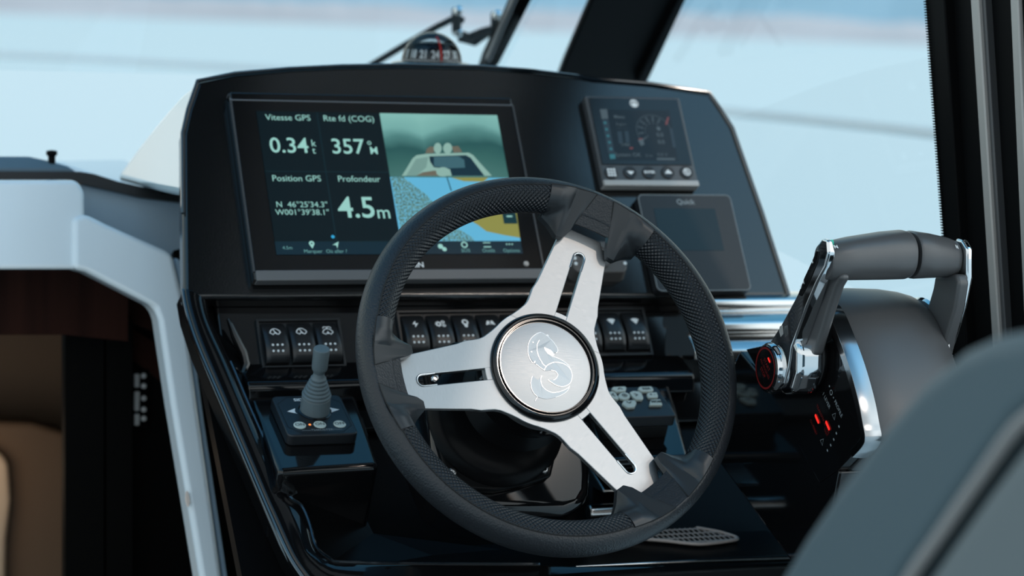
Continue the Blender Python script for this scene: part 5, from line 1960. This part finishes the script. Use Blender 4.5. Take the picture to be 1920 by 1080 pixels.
# cabin seen through the opening
CW = Fr((0.40, 2.60, 1.2), X1, tilt(0))
slab('trim_14', CW, [(-900, 500), (240, 500), (240, 640), (126, 628), (-900, 628)], 0.02, 'wood')
C2 = Fr((0.52, 2.66, 1.0), X1, tilt(0))
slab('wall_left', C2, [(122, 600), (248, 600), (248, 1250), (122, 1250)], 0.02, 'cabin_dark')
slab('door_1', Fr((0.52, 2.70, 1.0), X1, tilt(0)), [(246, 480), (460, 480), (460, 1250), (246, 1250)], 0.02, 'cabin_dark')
slab('trim_15', Fr((0.52, 2.66, 1.0), X1, tilt(0)), [(195, 560), (199, 560), (199, 1250), (195, 1250)], 0.03, 'wood')
slab('trim_16', Fr((0.52, 2.69, 1.0), X1, tilt(0)), [(205, 590), (320, 660), (320, 730), (205, 640)], 0.012, 'wood')
slab('trim_17', Fr((0.52, 2.67, 1.0), X1, tilt(0)), [(208, 505), (330, 560), (330, 640), (208, 590)], 0.012, 'wood')
mb = MB()
C3 = Fr((0.48, 3.45, 1.0), X1, tilt(0))
mb.prism([C3.hit(x, y) for x, y in ((-900, 560), (140, 560), (140, 1500), (-900, 1500))], -C3.n * 0.02)
o = mb.build('wall_far', 'cabin_tan'); o['kind'] = 'structure'
mb = MB()
C4 = Fr((0.48, 3.30, 1.0), X1, tilt(0))
mb.prism([C4.hit(x, y) for x, y in ((-900, 760), (60, 792), (128, 812), (140, 1500), (-900, 1500))], -C4.n * 0.05)
o = mb.build('cabin_locker', 'cabin_tan', None, bevel=0.01)
tag(o, 'brown cabin locker dimly lit inside the companionway opening', 'locker')
mb = MB()
f = C4.moved(0, 0, 0.03)
mb.prism([f.hit(x, y) for x, y in ((-300, 1300), (-300, 830), (-40, 830), (4, 850), (18, 870), (22, 940), (14, 1010), (8, 1300))], -f.n * 0.02)
o = mb.build('berth_cushion', 'cream', None, bevel=0.012, seg=3)  # pale slab added in place of the warm glow here
tag(o, 'pale cushion end catching light at the far left edge', 'cushion')
# warm light added in place of the light entering the cabin
ld = bpy.data.lights.new('cabin_lamp', 'POINT')
ld.energy = 0.26
ld.color = (1.0, 0.72, 0.48)
ld.shadow_soft_size = 0.05
lo_ = bpy.data.objects.new('cabin_lamp', ld)
q = f.hit(-60, 820)
lo_.location = q + V((-0.02, -0.13, -0.02))
COL.objects.link(lo_)
# cabin shell round it so that no daylight leaks in
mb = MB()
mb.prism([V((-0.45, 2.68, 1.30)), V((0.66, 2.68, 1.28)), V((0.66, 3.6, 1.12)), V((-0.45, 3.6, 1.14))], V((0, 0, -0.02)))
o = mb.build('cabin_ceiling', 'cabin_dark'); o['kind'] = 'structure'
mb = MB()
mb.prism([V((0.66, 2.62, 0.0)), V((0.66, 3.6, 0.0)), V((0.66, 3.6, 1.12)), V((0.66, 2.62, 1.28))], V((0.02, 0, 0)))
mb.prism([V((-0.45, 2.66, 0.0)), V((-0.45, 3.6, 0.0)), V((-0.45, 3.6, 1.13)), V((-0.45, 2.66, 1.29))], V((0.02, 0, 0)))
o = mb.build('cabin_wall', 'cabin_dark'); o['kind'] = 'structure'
# little switch and socket plate on the dark door
SP = Fr((0.52, 2.695, 1.0), X1, tilt(0))
sp_ = thing('socket_plate', 'small bright switch plate on the dark cabin door', 'switch plate', SP.hit(262, 750))
mb = MB()
a_, b_ = SP.at(240, 692), SP.at(276, 802)
mb.block(SP, a_[0], b_[1], b_[0], a_[1], 0, 0.006)
mb.build('plate', 'bezel', sp_, bevel=0.001)
for y0_, y1_ in ((699, 724), (732, 768), (774, 795)):
    mb = MB()
    a_, b_ = SP.at(249, y0_), SP.at(258, y1_)
    mb.block(SP, a_[0], b_[1], b_[0], a_[1], 0.006, 0.010)
    mb.build('rocker', 'rail', sp_, bevel=0.001)
for y_ in (703, 722, 745, 766, 783):
    mb = MB()
    a_ = SP.at(267, y_)
    mb.lathe([(0.0032, 0), (0.0028, 0.002), (0.0001, 0.003)], SP.p(*a_, 0.006), SP.n, 12)
    mb.build('indicator', 'teal_lens' if 'teal_lens' in MT else 'rail', sp_, smooth=True)

# ================================================================== RAILS, WATER, SHORE
def rail(name, label, pts, r):
    mb = MB()
    P = [CAM + ray(x, y).normalized() * dd for x, y, dd in pts]
    mb.tube(spline(P, 8), r, 12)
    o = mb.build(name, 'rail', None, smooth=True)
    tag(o, label, 'rail')
    return o
rail('guard_rail', 'steel guard rail beyond the side window on the right', [(1300, 203, 5.4), (1420, 215, 5.1), (1560, 229, 4.8), (1690, 243, 4.5), (1840, 262, 4.2)], 0.011)
rail('bow_rail', 'thin steel bow rail crossing the water at the upper left', [(-160, 98, 8.6), (0, 103, 8.4), (160, 110, 8.2), (330, 120, 8.0), (470, 128, 7.8), (640, 142, 7.6)], 0.011)
mb = MB()
mb.grid(lambda a, b: V((-900 + 2400 * a, -700 + 2100 * b, -0.9)), 8, 8)
o = mb.build('sea', 'sea'); o['kind'] = 'structure'
random.seed(3)
def far_band(name, y0, h0, h1, seedv, material, step=6):
    random.seed(seedv)
    vs, fs = [], []
    n = 160
    hh = h1
    for i in range(n + 1):
        a = RAD(-6 + 60 * i / n)
        r = y0
        hh += random.uniform(-1, 1) * step * 0.25
        hh = min(max(hh, h1 - step), h1 + step)
        x, y = r * math.sin(a), r * math.cos(a)
        x2, y2 = (r + 30) * math.sin(a), (r + 30) * math.cos(a)
        vs += [V((x, y, h0)), V((x2, y2, hh))]
        vs += [V(((r + 60) * math.sin(a), (r + 60) * math.cos(a), h0))]
    for i in range(n):
        fs += [(3 * i, 3 * i + 1, 3 * i + 4, 3 * i + 3), (3 * i + 1, 3 * i + 2, 3 * i + 5, 3 * i + 4)]
    o = obj(name, vs, fs, material)
    o['kind'] = 'structure'
    return o
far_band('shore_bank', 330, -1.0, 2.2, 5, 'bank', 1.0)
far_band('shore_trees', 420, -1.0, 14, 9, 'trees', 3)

# ================================================================== HELM SEAT (foreground)
SX = Fr((0.60, 1.10, 1.25), V((0, -1, 0)), V((0, 0, 1)))
seat = thing('helm_chair', 'blue-grey upholstered helm chair back, blurred in the right foreground', 'chair', V((0.83, 0.95, 0.75)))
front = [(1380, 1240), (1440, 1100), (1500, 1000), (1560, 912), (1640, 805), (1720, 712), (1790, 655), (1850, 628), (1930, 612), (2060, 610), (2100, 700), (1960, 760), (1905, 800), (1830, 900), (1760, 1000), (1690, 1100), (1640, 1240)]
mb = MB()
F0 = [SX.hit(x, y) for x, y in front]
mb.prism(F0, V((0.46, 0, 0)))
mb.build('front_cushion', 'seat_vinyl', seat, bevel=0.030, seg=6)
mb = MB()
back = [(1640, 1250), (1690, 1110), (1760, 1008), (1830, 908), (1905, 808), (1960, 768), (2100, 708), (2300, 900), (2200, 1250)]
mb.prism([SX.hit(x, y, 0.004) for x, y in back], V((0.468, 0, 0)))
mb.build('rear_shell', 'seat_light', seat, bevel=0.022, seg=6)
mb = MB()
P = [SX.hit(x, y, 0.000) for x, y in ((1668, 1180), (1700, 1095), (1765, 1000), (1835, 900), (1908, 800), (1965, 758))]
mb.tube(spline(P, 5), 0.0035, 8)
mb.build('piping', 'seat_piping', seat, smooth=True)
mb = MB()                                              # pedestal
mb.lathe([(0.05, 0.0), (0.05, 0.75)], V((0.83, 1.0, 0.0)), (0, 0, 1), 24)
mb.lathe([(0.18, 0.0), (0.18, 0.02), (0.06, 0.04)], V((0.83, 1.0, 0.0)), (0, 0, 1), 32)
mb.build('pedestal', 'steel', seat, smooth=True)
mb = MB()
mb.block(Fr((0.83, 1.15, 0.75), X1, V((0, 1, 0))), -0.23, -0.30, 0.23, 0.22, 0.0, 0.12)
mb.build('seat_base', 'seat_vinyl', seat, bevel=0.03, seg=4)
# cockpit floor
mb = MB()
mb.prism([V((-1.2, -0.6, 0)), V((1.4, -0.6, 0)), V((1.4, 3.6, 0)), V((-1.2, 3.6, 0))], V((0, 0, -0.04)))
o = mb.build('floor', 'floor'); o['kind'] = 'structure'
